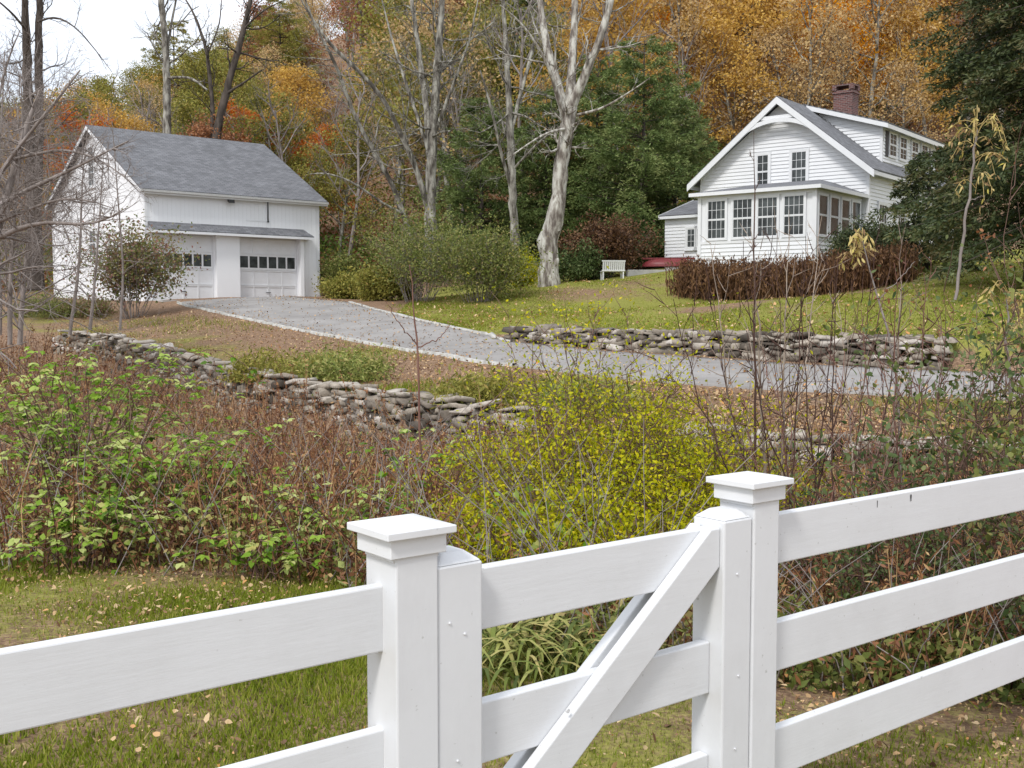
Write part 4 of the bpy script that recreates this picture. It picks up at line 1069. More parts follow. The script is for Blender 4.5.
# thick pale tree with hollowed base
Y0 = 44
big, tips, bb = hero('bare_tree', 'thick pale barked tree with a swollen scarred base on the lawn', (549, 286, Y0),
 [[(549, 290, Y0, .5), (549, 280, Y0, .43), (549, 262, Y0, .38), (549, 243, Y0, .4), (553, 222, Y0, .38), (559, 203, Y0, .3), (562, 160, Y0, .29), (567, 130, Y0, .28), (570, 108, Y0, .3)],
  [(570, 110, Y0, .24), (572, 60, Y0+.4, .17), (575, 20, Y0+.8, .14), (573, -60, Y0+1, .08), (568, -110, Y0+1, .03)],
  [(569, 112, Y0, .22), (585, 75, Y0-.3, .18), (600, 40, Y0-.5, .15), (611, 0, Y0-.5, .12), (628, -60, Y0-.4, .07), (640, -110, Y0-.4, .03)],
  [(567, 118, Y0, .22), (556, 80, Y0+.2, .19), (545, 40, Y0+.6, .15), (540, 0, Y0+.9, .13), (528, -60, Y0+1, .07), (520, -110, Y0+1, .03)],
  [(566, 125, Y0, .12), (556, 90, Y0-.5, .09), (547, 60, Y0-.9, .06), (520, 20, Y0-1.4, .04), (500, 5, Y0-1.8, .02)],
  [(578, 115, Y0, .07), (600, 110, Y0-1, .05), (625, 96, Y0-2, .04), (650, 78, Y0-2.6, .02)],
  [(571, 128, Y0, .06), (545, 132, Y0-1, .045), (520, 150, Y0-1.8, .03), (505, 160, Y0-2.2, .015)]],
 M['pale_bark'], 301, kids=(6, 5, 3), tl=.22, depth=2, every=.8, tr=.28, t0=.75)
# torn flap and knots on the swollen base
g = Geo()
rg = np.random.default_rng(5)
def knob(px, py, r, dy=-.35):
    c = np.array(tuple(at(px, py, Y0+dy)-bb)); th = rg.random()
    stone(g, c, r*1.5, r*1.2, r*1.8, th, rg, .5)
for q in ((545, 234, .15, -.2), (558, 228, .12, -.2), (544, 255, .15, -.2), (556, 262, .14, -.25), (543, 275, .13, -.2), (541, 284, .16, -.2), (557, 284, .18, -.2), (549, 285, .2, -.3)): knob(*q)
g.build('bark_burl', M['pale_bark'], big, smooth=True)
# forked grey tree (two stems) with long leaning limbs
Y1 = 50
hero('bare_tree', 'tall grey tree with forked stems behind the clipped shrubs', (430, 268, Y1),
 [[(431, 275, Y1, .3), (430, 215, Y1, .26), (431, 170, Y1, .24), (434, 120, Y1, .2), (438, 60, Y1, .17), (442, 0, Y1, .13), (446, -80, Y1, .06)],
  [(431, 165, Y1, .17), (427, 110, Y1+.4, .15), (420, 60, Y1+.8, .12), (412, 0, Y1+1.2, .09), (404, -70, Y1+1.4, .04)],
  [(430, 215, Y1, .13), (415, 165, Y1-.5, .12), (385, 100, Y1-1, .1), (360, 72, Y1-1.4, .09), (330, 45, Y1-1.8, .07), (300, 0, Y1-2.2, .04), (290, -30, Y1-2.3, .02)],
  [(428, 150, Y1, .09), (405, 80, Y1+.5, .07), (392, 40, Y1+.8, .05), (382, 0, Y1+1, .03)],
  [(432, 140, Y1, .09), (455, 80, Y1-.4, .07), (470, 40, Y1-.7, .05), (478, 0, Y1-.9, .03)]],
 M['grey_bark'], 302, kids=(6, 5, 4), tl=.24, depth=2, every=.6, tr=.3, t0=.4)
hero('bare_tree', 'slanting grey tree leaning left over the garage roof', (413, 232, 52),
 [[(412, 240, 52, .12), (395, 190, 51.5, .11), (370, 145, 51, .1), (352, 110, 50.6, .08), (335, 62, 50, .07), (312, 20, 49.6, .05), (296, -30, 49, .02)],
  [(405, 215, 51.6, .07), (385, 205, 51, .06), (350, 180, 50, .05), (325, 172, 49.5, .04), (310, 174, 49, .02)]],
 M['grey_bark'], 303, kids=(5, 4), tl=.22, depth=2, every=1.0, tr=.35)
hero('bare_tree', 'slim grey tree standing between the forked tree and the thick pale tree', (515, 258, 49),
 [[(516, 262, 49, .22), (514, 225, 49, .19), (512, 180, 49, .18), (510, 130, 49, .16), (508, 80, 49, .13), (505, 30, 49, .1), (500, -40, 49, .05)],
  [(511, 130, 49, .1), (523, 85, 49.5, .08), (535, 40, 50, .06), (540, 0, 50, .03)],
  [(512, 190, 49, .09), (500, 150, 48.5, .07), (492, 110, 48, .05), (480, 70, 48, .03)],
  [(513, 170, 49, .06), (540, 140, 48, .05), (570, 120, 47.5, .03)]],
 M['grey_bark'], 304, kids=(6, 5), tl=.22, depth=2, every=.8, tr=.33, t0=.4)
hero('bare_tree', 'slim dark tree rising straight behind the garage roof', (167, 140, 64),
 [[(167, 160, 64, .24), (167, 100, 64, .22), (166, 50, 64, .19), (161, 0, 64, .16), (158, -60, 64, .06)],
  [(166, 60, 64, .09), (172, 20, 64.5, .07), (180, -20, 65, .04)],
  [(167, 78, 64, .08), (190, 76, 63, .07), (207, 90, 62.5, .05)]],
 M['grey_bark'], 305, kids=(5, 4), tl=.2, depth=2, every=1.0, tr=.33, t0=.4)
hero('bare_tree', 'dark crooked tree leaning right behind the garage roof', (213, 146, 63),
 [[(213, 160, 63, .26), (217, 130, 63, .24), (228, 85, 63, .2), (238, 50, 63, .17), (250, 5, 63, .13), (258, -50, 63, .05)],
  [(214, 145, 63, .15), (212, 100, 63.5, .12), (207, 50, 64, .1), (195, 15, 64.5, .06), (180, -10, 65, .03)],
  [(224, 95, 63, .08), (245, 82, 62.5, .06), (262, 70, 62, .04)], [(207, 55, 64, .06), (220, 25, 64.5, .04), (222, -10, 65, .02)],
  [(243, 30, 63, .06), (262, 10, 62.5, .05), (285, 0, 62, .02)]],
 M['dark_bark'], 306, kids=(5, 4), tl=.22, depth=2, every=.9, tr=.33, t0=.4)
hero('bare_tree', 'dark twin stemmed tree rising at the left edge above the thicket', (34, 260, 34),
 [[(36, 290, 34, .26), (32, 200, 34, .2), (28, 100, 34, .15), (26, 40, 34, .13), (24, -40, 34, .07)],
  [(36, 230, 34, .14), (40, 120, 34, .13), (38, 50, 34.2, .12), (40, 0, 34.4, .1), (40, -50, 34.5, .06)],
  [(38, 22, 34, .035), (55, 15, 33, .03), (75, 25, 32.5, .02), (100, 55, 32, .012), (112, 72, 32, .008)],
  [(26, 30, 34, .04), (10, 10, 33, .03), (-10, -5, 33, .02)]],
 M['dark_bark'], 307, kids=(5, 4), tl=.16, depth=2, every=.8, tr=.25, t0=.5)
# bare tangle left, overhanging the garage gable
tk = [[(-20, 330, 23, .12), (-6, 240, 23, .1), (8, 190, 23, .08), (25, 130, 23, .06), (40, 90, 23, .03)],
      [(0, 205, 23, .05), (25, 190, 22.6, .045), (60, 176, 22.2, .035), (85, 162, 22, .025), (128, 141, 21.8, .01)],
      [(-10, 240, 23, .06), (20, 228, 22.6, .05), (45, 218, 22.3, .04), (75, 226, 22, .03), (98, 228, 21.8, .024), (118, 216, 21.6, .015), (126, 208, 21.6, .008)],
      [(-10, 225, 23, .045), (20, 213, 22.6, .035), (60, 196, 22.2, .025), (90, 196, 22, .015), (112, 208, 22, .008)],
      [(-10, 190, 23, .05), (15, 150, 22.6, .04), (50, 110, 22, .03), (80, 70, 22, .015)],
      [(10, 160, 23, .04), (50, 150, 22.4, .03), (85, 148, 22, .02), (118, 170, 22, .01), (140, 190, 22, .006)],
      [(-10, 200, 23, .04), (-5, 120, 23.5, .03), (5, 60, 23.5, .02), (20, 30, 23.5, .01)]]
hero('bare_tree', 'tangled leafless tree at the left edge reaching over the garage gable', (-20, 330, 23), tk, M['twig_grey'], 308, kids=(5, 4, 3), tl=.26, depth=2, every=.12, tr=.3, t0=.05, up=.0)
tk2 = [[(20, 345, 27, .07), (24, 280, 27, .05), (30, 220, 27, .035), (38, 150, 27, .02), (44, 85, 27, .01)],
       [(10, 345, 26, .06), (10, 280, 26, .05), (14, 220, 26, .035), (24, 130, 26, .02), (20, 70, 26, .01)],
       [(0, 335, 29, .05), (2, 290, 29, .04), (-6, 230, 29, .03), (-10, 190, 29, .02)]]
hero('bare_shrub', 'grey purple leafless thicket below the dark twin stems', (30, 345, 27), tk2, M['twig_grey'], 309, kids=(7, 6, 4), tl=.33, depth=2, every=.11, tr=.35, t0=.05)
tk3 = [[(120, 330, 31, .04), (124, 270, 31, .03), (118, 200, 31, .02), (112, 120, 31, .008)], [(90, 330, 31, .05), (96, 270, 31, .035), (100, 210, 31, .02), (104, 150, 31, .01)], [(70, 335, 30, .05), (80, 260, 30, .035), (82, 180, 30, .02), (90, 110, 30, .01)], [(-5, 340, 28, .07), (-8, 250, 28, .05), (0, 150, 28, .03), (5, 50, 28, .012)]]
hero('bare_shrub', 'fine leafless whips rising before the garage gable', (80, 335, 30), tk3, M['twig_grey'], 310, kids=(4, 3), tl=.22, depth=1, every=.3, tr=.35, t0=.2)
# ================================================================== SHRUBS
def shrub(name, label, px, py, Y, wd, ht, mat, seed, n=26, per=12, L=.07, W=.045, cat='shrub', twig='twig_brown', rad=.12, kids=(5, 4), lean=.9, group=None, fold=False, r=.012, dep=2, droop=0., z=None, zfac=1.):
    rng = np.random.default_rng(seed); x = X_at(px, Y); zz = hz(x, Y)-.03 if z is None else z
    root = empty(name, (x, Y, zz), 0, label, cat, group); out = []; tips = []
    for i in range(n):
        a = rng.random()*2*PI; q = rng.random()**.5
        p = np.array([math.cos(a)*wd*.18*q, math.sin(a)*wd*.18*q, 0]); d = np.array([math.cos(a)*lean*q*wd/ht*.6, math.sin(a)*lean*q*wd/ht*.6, 1.])
        grow(rng, p, d, ht*rng.uniform(.65, 1.05)*.8, r, dep, out, tips, .14, -.02*droop, kids=kids, lr=.42, rr=.6, spread=.8)
    g1 = Geo(); out_tubes(g1, out, (3, 3, 4, 5, 6)); g1.build('stems', M[twig], root)
    if mat is not None and per:
        tips = np.array(tips); N = len(tips)*per; c = np.repeat(tips, per, 0)+rng.normal(size=(N, 3))*rad; c[:, 2] = np.maximum(c[:, 2], .03)
        tone = np.clip(np.repeat(rng.random(len(tips)), per)*.4+rng.random(N)*.6, 0, 1)
        g2 = Geo(); leaves(g2, c, L*rng.uniform(.6, 1.35, N), W*rng.uniform(.6, 1.3, N), rng, up=.5, tone=tone, fold=fold)
        g2.build('foliage', mat, root)
    return root
LM['corner'] = leaf_mat('corner_bush_leaves', [(.06, .08, .03), (.11, .14, .05), (.22, .2, .1), (.22, .13, .11), (.15, .07, .06)])
LM['privet'] = leaf_mat('privet_leaves', [(.06, .08, .03), (.12, .145, .05), (.2, .21, .085), (.32, .25, .14)])
LM['bramble'] = leaf_mat('bramble_leaves', [(.05, .09, .025), (.13, .22, .045), (.26, .36, .09), (.46, .5, .24), (.34, .3, .12)], .35)
LM['yellowgreen'] = leaf_mat('yellow_green_leaves', [(.08, .1, .03), (.27, .29, .05), (.47, .45, .07), (.6, .48, .11)], .38)
LM['dry'] = leaf_mat('dry_leaves', [(.035, .018, .014), (.12, .058, .038), (.26, .14, .08), (.46, .34, .2)], .15)
LM['fern'] = leaf_mat('brown_fern', [(.045, .026, .018), (.11, .062, .038), (.21, .13, .075)], .1)
LM['darkgreen'] = leaf_mat('dark_shrub_leaves', [(.03, .05, .02), (.07, .1, .04), (.13, .16, .08), (.2, .2, .1)])
LM['cream'] = leaf_mat('wilted_leaves', [(.2, .13, .08), (.4, .31, .17), (.55, .47, .24), (.4, .36, .12)], .3)
LM['litter'] = leaf_mat('fallen_leaves', [(.1, .06, .04), (.22, .14, .085), (.36, .25, .15), (.5, .4, .27), (.42, .22, .1)], .1)
LM['blade'] = leaf_mat('grass_blades', [(.08, .1, .025), (.15, .19, .04), (.25, .26, .075), (.38, .31, .16)], .3)
LM['strap'] = leaf_mat('strap_leaves', [(.06, .08, .03), (.15, .18, .06), (.3, .31, .13), (.45, .38, .2)], .3)
for i, (px, py, Y, wd, ht, mt, lb) in enumerate([
    (45, 322, 43, 3.2, 1.0, 'privet', 'low mixed shrub at the foot of the garage gable, nearest the left edge'),
    (90, 322, 43.5, 2.2, .8, 'corner', 'low straggly shrub under the garage gable beside the corner bush'),
    (275, 376, 24.3, 3.0, .5, 'olive', 'low leafy clump on the bank just above the long stone wall'),
    (345, 376, 24.0, 3.4, .5, 'strap', 'yellow green clump on the bank between the driveway and the long stone wall'),
    (480, 406, 18.3, 2.2, .3, 'olive', 'small leafy clump on the bank above the end of the long wall'),
    (585, 412, 17, 2.4, .4, 'strap', 'yellow green clump on the bank beyond the long wall end')]):
    shrub('low_shrub', lb, px, py, Y, wd, ht, LM[mt], 420+i, n=26, per=5, L=.11, W=.04, rad=.2, lean=1.6)
shrub('corner_shrub', 'olive shrub with pinkish leaves at the near corner of the garage', 134, 324, 42, 2.1, 3.6, LM['corner'], 401, n=34, per=7, L=.12, W=.08, rad=.24, twig='twig_grey')
shrub('tall_shrub', 'tall olive shrub below the forked grey tree', 418, 302, 43.5, 3.4, 3.6, LM['privet'], 402, n=44, per=7, L=.11, W=.06, rad=.3, twig='twig_grey')
shrub('tall_shrub', 'rounded olive shrub just left of the thick pale trunk', 478, 303, 42, 2.9, 2.7, LM['privet'], 403, n=40, per=7, L=.11, W=.06, rad=.3, twig='twig_grey')
shrub('low_shrub', 'low green shrub at the right rear corner of the garage', 350, 297, 49, 2.4, 1.0, LM['olive'], 404, n=26, per=8, L=.13, W=.08, rad=.2)
shrub('low_shrub', 'upright olive shrub against the right end wall of the garage', 336, 286, 54, 1.8, 2.0, LM['privet'], 405, n=18, per=9, L=.13, W=.08, rad=.2)
shrub('low_shrub', 'low olive shrub in front of the tall shrubs by the driveway', 385, 300, 45, 2.2, 1.3, LM['olive'], 406, n=22, per=12, L=.12, W=.08, rad=.16)
shrub('low_shrub', 'small yellow green shrub at the foot of the thick pale trunk', 520, 290, 46, 1.6, 1.3, LM['yellowgreen'], 407, n=18, per=9, L=.1, W=.07, rad=.15)
shrub('brown_shrub', 'rusty brown shrub behind the white bench', 600, 278, 51, 3.2, 2.7, LM['fern'], 408, n=38, per=10, L=.14, W=.09, rad=.22, twig='twig_grey')
shrub('low_shrub', 'dark green shrub behind the red boat', 650, 268, 55, 3.4, 2.0, LM['darkgreen'], 409, n=30, per=14, L=.14, W=.08, rad=.2)
shrub('low_shrub', 'dark green shrub between the thick trunk and the bench', 575, 281, 50, 2.4, 1.6, LM['darkgreen'], 410, n=24, per=14, L=.13, W=.08, rad=.18)
shrub('foundation_shrub', 'evergreen shrub against the right corner of the sunroom', 860, 288, 38.5, 1.9, 2.0, LM['spruce'], 411, n=30, per=18, L=.11, W=.05, rad=.18)
# brown fern hedge: spiky fronds
rng = np.random.default_rng(500); g = Geo()
h0 = at(682, 297, 40.5); h1 = at(812, 299, 36.6); h2 = at(903, 289, 37.5)
hl = np.array([[h0.x, h0.y], [h1.x, h1.y], [h2.x, h2.y]]); root = empty('fern_hedge', (h0.x, h0.y, hz(h0.x, h0.y)), 0, 'dense hedge of dead brown fern fronds in front of the white house', 'hedge')
q = resample(hl, 200); N = 3000
ti = rng.integers(0, 200, N); base = q[ti]+rng.normal(size=(N, 2))*np.array([.25, .35]); bz_ = height(base)
Hh = rng.uniform(.6, 1.3, N)*(1+.12*np.sin(ti*.6)); 
dirv = np.column_stack([rng.normal(size=N)*.16, rng.normal(size=N)*.16, np.ones(N)])
o3 = np.array([h0.x, h0.y, hz(h0.x, h0.y)])
B3 = np.column_stack([base, bz_])-o3
s = np.linspace(0, 1, 5)
P = B3[:, None, :]+dirv[:, None, :]*(Hh[:, None]*s)[..., None]
tubes(g, P, np.linspace(.018, .004, 5)[None].repeat(N, 0), 3, tone=rng.random(N))
per = 16; u = rng.uniform(.1, 1, (N, per)); C = (B3[:, None, :]+dirv[:, None, :]*(Hh[:, None]*u)[..., None]).reshape(-1, 3)
ax = rng.normal(size=(N*per, 3)); ax[:, 2] = np.abs(ax[:, 2])*1.4+.9
leaves(g, C+rng.normal(size=C.shape)*.02, .2*(1.15-u.ravel()*.5), .045, rng, up=.1, axis=ax)
g.build('fronds', LM['fern'], root)
# ================================================================== BRUSH in the hollow
def brush_near(px): return np.interp(px, [0, 300, 400, 500, 700, 1024], [6.9, 6.7, 6.0, 5.1, 4.75, 4.55])
def brush_far(px): return np.interp(px, [-60, 60, 110, 160, 200, 250, 330, 430, 535, 600, 700, 800, 1100], [34, 34, 31.5, 28.5, 25.8, 23.3, 20.5, 17.6, 15.7, 15, 14.3, 13.9, 13.2])
def scatter(rng, N, p0=-50, p1=1080, near=1., far=1., bias=1.):
    px = rng.uniform(p0, p1, N); u = rng.random(N)**bias; a = brush_near(px)*near; b = brush_far(px)*far
    Y = a*(b/a)**u; return px, np.column_stack([(px-512)/F*Y, Y])
# dead stalks
rng = np.random.default_rng(600)
px, B = scatter(rng, 11500, bias=.8); N = len(B)
dn_ = fbm(B, .8, 9); keep = rng.random(N) < np.clip(.55+.5*dn_, .08, 1)
keep &= ~((px > 480) & (px < 1030) & (B[:, 1] < 7.5) & (rng.random(N) < .35))
px, B = px[keep], B[keep]; N = len(B); z = height(B)
Hs = rng.uniform(.35, .95, N)*np.clip(1+.25*fbm(B, .5, 4), .6, 1.3)
Hs *= np.interp(px, [0, 250, 400, 560, 750, 1024], [1.0, 1.0, .9, .75, .7, .9])*np.interp(B[:, 1], [7, 13, 20, 30], [.9, 1.0, 1.25, 1.6])
d = np.column_stack([rng.normal(size=N)*.22, rng.normal(size=N)*.22, np.ones(N)]); s = np.linspace(0, 1, 5)
bend = rng.normal(size=(N, 2))*.12
P = np.column_stack([B, z])[:, None, :]+d[:, None, :]*(Hs[:, None]*s)[..., None]
P[:, :, :2] += bend[:, None, :]*(s**2)[None, :, None]
g = Geo(); tubes(g, P, (np.linspace(.0045, .0018, 5)[None]*(1+B[:, 1:2]*.02)), 3, tone=rng.random(N))
per = 22; u = rng.uniform(.12, 1, (N, per)); i0 = u*4; k = np.minimum(i0.astype(int), 3); fr_ = (i0-k)[..., None]
C = (np.take_along_axis(P, k[..., None].repeat(3, 2), 1)*(1-fr_)+np.take_along_axis(P, (k+1)[..., None].repeat(3, 2), 1)*fr_).reshape(-1, 3)
tone = np.clip(np.repeat(rng.random(N), per)*.5+rng.random(N*per)*.5, 0, 1)
yy = np.repeat(B[:, 1], per)
leaves(g, C, (.034+.0012*yy)*rng.uniform(.5, 1.5, N*per), (.008+.0007*yy)*rng.uniform(.6, 1.4, N*per), rng, up=.1, droop=.7, tone=tone)
tag(g.build('dead_stalks', LM['dry']), 'thicket of dead reddish brown weed stalks filling the hollow', 'dead weeds', kind='stuff')
# bleached thin stems and grasses
px, B = scatter(rng, 1100, near=1., far=.95); N = len(B); z = height(B); Hs = rng.uniform(.5, 1.15, N)
Hs *= np.interp(px, [0, 650, 720, 1080], [1, 1, .6, .6])
d = np.column_stack([rng.normal(size=N)*.35, rng.normal(size=N)*.35, np.ones(N)])
P = np.column_stack([B, z])[:, None, :]+d[:, None, :]*(Hs[:, None]*s)[..., None]; P[:, :, :2] += rng.normal(size=(N, 1, 2))*.3*(s**2)[None, :, None]
g = Geo(); tubes(g, P, np.linspace(.004, .0015, 5)[None]*(1+B[:, 1:2]*.02), 3)
tag(g.build('dry_stems', M['twig_grey']), 'pale leafless stems standing in the brush', 'dry stems', kind='stuff')
# low olive undergrowth
def cover(name, N, mat, label, hmax, L, W, seed, p0=-50, p1=1080, near=1., far=1., bias=1., thr=-.1, fs=.9, up=.4, fold=False, cat='undergrowth'):
    rng = np.random.default_rng(seed); px, B = scatter(rng, N, p0, p1, near, far, bias)
    f = fbm(B, fs, seed); keep = (f+rng.normal(size=N)*.3) > thr; B = B[keep]; f = f[keep]; n = len(B)
    z = height(B)+rng.random(n)**1.3*hmax*np.clip(.55+.5*f, .15, 1.2)
    g = Geo(); leaves(g, np.column_stack([B, z]), L*rng.uniform(.6, 1.4, n)*(1+B[:, 1]*.018), W*rng.uniform(.6, 1.4, n)*(1+B[:, 1]*.018), rng, up=up, fold=fold,
        tone=np.clip(.5+.25*f+rng.normal(size=n)*.22, 0, 1))
    return tag(g.build(name, mat), label, cat, kind='stuff')
cover('undergrowth', 80000, LM['privet'], 'low olive leafy undergrowth through the brush', .5, .038, .022, 610, bias=.8)
cover('undergrowth', 50000, LM['dry'], 'brown withered undergrowth on the floor of the hollow', .4, .045, .018, 611, thr=-.4, bias=.75)
cover('undergrowth', 9000, LM['bramble'], 'scattered bright green leaves in the brush', .75, .055, .038, 612, p1=620, thr=.25, fs=1.6)
cover('undergrowth', 14000, LM['privet'], 'green low creepers beyond the right fence', .35, .05, .028, 613, p0=740, far=.6, thr=-.2, fs=1.3)
# bramble: arching canes with compound leaves
def bramble(px, Y, wd, ht, n, seed, label, mat='bramble', L=.06, per=9, cr=.006, group=None, trip=True):
    rng = np.random.default_rng(seed); x = X_at(px, Y); z0 = hz(x, Y); root = empty('bramble', (x, Y, z0), 0, label, 'bramble', group)
    a = rng.random(n)*2*PI; s = np.linspace(0, 1, 10); Lc = rng.uniform(.55, 1.1, n)*wd*.62; hh = ht*rng.uniform(.55, 1.1, n)*1.0
    b0 = np.column_stack([rng.normal(size=n)*wd*.12, rng.normal(size=n)*wd*.12])
    X = b0[:, 0:1]+np.cos(a)[:, None]*Lc[:, None]*s**1.2; Y_ = b0[:, 1:2]+np.sin(a)[:, None]*Lc[:, None]*s**1.2; Z = hh[:, None]*np.sin(s*PI*.72)**.8
    P = np.stack([X, Y_, Z], -1)+rng.normal(size=(n, 10, 3))*.012
    g = Geo(); tubes(g, P, np.linspace(cr, cr*.35, 10)[None].repeat(n, 0), 4); g.build('canes', M['twig_brown'], root)
    u = rng.uniform(.2, 1, (n, per)); i0 = u*9; k = np.minimum(i0.astype(int), 8); fr_ = (i0-k)[..., None]
    C = (np.take_along_axis(P, k[..., None].repeat(3, 2), 1)*(1-fr_)+np.take_along_axis(P, (k+1)[..., None].repeat(3, 2), 1)*fr_).reshape(-1, 3)
    ax = rng.normal(size=C.shape); ax[:, 2] = ax[:, 2]*.3; ax = norm(ax); C2 = C+ax*.05
    g = Geo(); tone = np.repeat(rng.random(n)*.4, per)+rng.random(len(C))*.6
    sd_ = norm(np.cross(ax, np.array([0, 0, 1.])))
    for m_ in ((0, 1), (.9, .55), (-.9, .55)) if trip else ((0, 1),):
        aa = ax*m_[1]+sd_*m_[0]+np.array([0, 0, -.18]); leaves(g, C2, L*rng.uniform(.6, 1.25, len(C)), L*.62*rng.uniform(.7, 1.2, len(C)), rng, up=.75, axis=aa, tone=tone, fold=True)
    g.build('foliage', LM[mat], root); return root
bramble(75, 9.0, 1.8, 1.5, 85, 700, 'leafy light green bramble mound at the far left of the hollow', per=11)
bramble(150, 8.3, 1.5, .9, 60, 701, 'light green bramble mound beside the mown grass at left', per=11)
bramble(245, 8.6, 1.2, .6, 16, 702, 'smaller green bramble mound right of the left hand mound', per=9)
bramble(95, 7.4, 1.2, .45, 45, 703, 'low trailing bramble on the edge of the mown grass', per=9)
bramble(20, 12.5, 1.6, .8, 25, 704, 'bramble deeper in the hollow by the left edge', per=8)
bramble(330, 7.6, 1.0, .55, 26, 705, 'small bramble among dead stalks left of the gate post', per=8)
bramble(262, 6.9, .8, .3, 16, 706, 'creeping bramble sprig at the edge of the grass', per=8)
bramble(430, 9.2, 1.0, .95, 14, 707, 'green sprig standing behind the left capped post', per=9)
# yellow-green fine leaved shrubs in the middle
for i, (px, Y, wd, ht, n, lb) in enumerate([(635, 8.4, 1.5, 2.0, 12, 'wispy upright yellow green stems reaching over the driveway edge'), (585, 8.6, 1.2, 1.75, 9, 'tall loose yellow green stems left of the wispy upright ones'), (600, 8.2, 2.2, 1.45, 46, 'tallest yellow green fine leaved shrub in the middle of the hollow'),
        (520, 8.8, 2.0, .95, 30, 'yellow green shrub left of the tallest one in the hollow'), (685, 7.8, 1.7, 1.3, 34, 'yellow green shrub just behind the right capped post'),
        (560, 6.9, 1.7, .75, 34, 'low yellow green shrub above the gate top rail'), (650, 6.6, 1.5, .8, 30, 'low yellow green shrub left of the right gate stile'),
        (470, 7.6, 1.2, .6, 16, 'thin yellow green shrub just right of the left capped post')]):
    shrub('fine_leaved_shrub', lb, px, 0, Y, wd, ht, LM['yellowgreen'], 720+i, n=n, per=5, L=.034, W=.018, rad=.07, r=.006, kids=(6, 5), dep=2)
# daylily-like strap leaves behind the gate
def strap(px, Y, n, seed, label, ht=.21, mat='strap'):
    rng = np.random.default_rng(seed); x = X_at(px, Y); root = empty('strap_leaf_plant', (x, Y, hz(x, Y)), 0, label, 'plant', 'strap leaved plants behind the gate')
    m = 7; s = np.linspace(0, 1, m); a = rng.random(n)*2*PI; Ln = rng.uniform(.3, .6, n); rise = rng.uniform(.5, 1.1, n)
    b = rng.normal(size=(n, 2))*.16
    X = b[:, 0:1]+np.cos(a)[:, None]*Ln[:, None]*s*.8; Y_ = b[:, 1:2]+np.sin(a)[:, None]*Ln[:, None]*s*.8; Z = ht*rise[:, None]*np.sin(s*PI*.8)
    P = np.stack([X, Y_, Z], -1); sd = np.stack([-np.sin(a), np.cos(a), np.zeros(n)], -1)[:, None, :]*(np.sin(np.clip(s*.9+.1, 0, 1)*PI)*.009+.001)[None, :, None]
    V = np.stack([P-sd, P+sd], 2); idx = np.arange(n*m*2).reshape(n, m, 2)
    Q = np.stack([idx[:, :-1, 0], idx[:, 1:, 0], idx[:, 1:, 1], idx[:, :-1, 1]], -1).reshape(-1, 4)
    g = Geo(); g.add(V.reshape(-1, 3), Q, tone=np.repeat(rng.random(n), m-1)); g.build('blades', LM[mat], root)
strap(505, 5.0, 90, 740, 'clump of arching strap leaves behind the gate by its left stile')
strap(545, 4.95, 110, 741, 'clump of arching strap leaves seen in the middle of the upper gate opening')
strap(585, 5.15, 80, 742, 'clump of arching strap leaves nearest the diagonal brace')
strap(492, 5.4, 60, 743, 'paler clump of strap leaves half behind the left stile')
# ---- bare saplings
def sapling(name, label, stems, mat, seed, cat='sapling', group=None, tw=True, tl=.25, every=.16, tr=.5, kids=(3, 2), dep=1, leafm=None, per=0, L=.05):
    rng = np.random.default_rng(seed); q0 = stems[0][0]; b = at(*q0[:3]); b.z = hz(b.x, b.y)
    root = empty(name, tuple(b), 0, label, cat, group); g = Geo(); out = []; tips = []
    for st in stems:
        P = np.array([tuple(at(*q[:3])-b) for q in st]); Rr = np.array([q[3] for q in st])
        P[0, 2] = min(P[0, 2], .0) if len(st) and st is not None and st[0][1] > 400 else P[0, 2]
        D = np.concatenate([[0], np.cumsum(np.linalg.norm(np.diff(P, axis=0), axis=1))]); n = 16; t = np.linspace(0, D[-1], n)
        Q = np.stack([np.interp(t, D, P[:, i]) for i in range(3)], 1); q = np.interp(t, D, Rr)
        for _ in range(2): Q[1:-1] = .25*Q[:-2]+.5*Q[1:-1]+.25*Q[2:]
        Q[1:] += rng.normal(size=(n-1, 3))*.006; tubes(g, Q[None], q[None], 6)
        if tw:
            k = int(D[-1]/every)
            for j in range(k):
                tt_ = .25+.75*(j+rng.random())/k; i = min(int(tt_*(n-1)), n-2); dd = norm(Q[i+1]-Q[i])*1.0+norm(rng.normal(size=3))*.7
                grow(rng, Q[i], dd, D[-1]*tl*(1.2-.8*tt_)*rng.uniform(.5, 1.3), max(q[i]*tr, .0022), dep, out, tips, .1, .08, kids=kids, rr=.6, lr=.6)
    if out: out_tubes(g, out, (3, 4, 5, 5))
    g.build('stem', M[mat], root, smooth=True)
    if per and tips:
        tp = np.array(tips); N = len(tp)*per; g2 = Geo(); leaves(g2, np.repeat(tp, per, 0)+rng.normal(size=(N, 3))*.02, L*rng.uniform(.6, 1.3, N), L*.6, rng, up=.4, fold=True, droop=.5); g2.build('foliage', leafm, root)
    return root
sapling('bare_sapling', 'lone reddish bare sapling standing in the brush left of centre', [[(421, 470, 9.5, .014), (420, 400, 9.5, .011), (417, 340, 9.5, .009), (412, 300, 9.5, .006), (409, 264, 9.5, .003)],
   [(417, 345, 9.5, .006), (400, 325, 9.4, .004), (385, 300, 9.3, .002)], [(418, 347, 9.5, .006), (435, 342, 9.6, .005), (447, 330, 9.7, .003), (452, 318, 9.7, .002)], [(419, 370, 9.5, .004), (435, 368, 9.5, .002)]], 'twig_red', 801, tw=False)
sapling('bare_sapling', 'thin bare whip leaning right in the brush behind the left post', [[(430, 455, 9.0, .008), (470, 420, 9.0, .006), (505, 390, 9.0, .004), (524, 366, 9.0, .003)], [(505, 390, 9, .003), (545, 372, 9, .0015)]], 'twig_brown', 802, tw=False)
rs = random.Random(9)
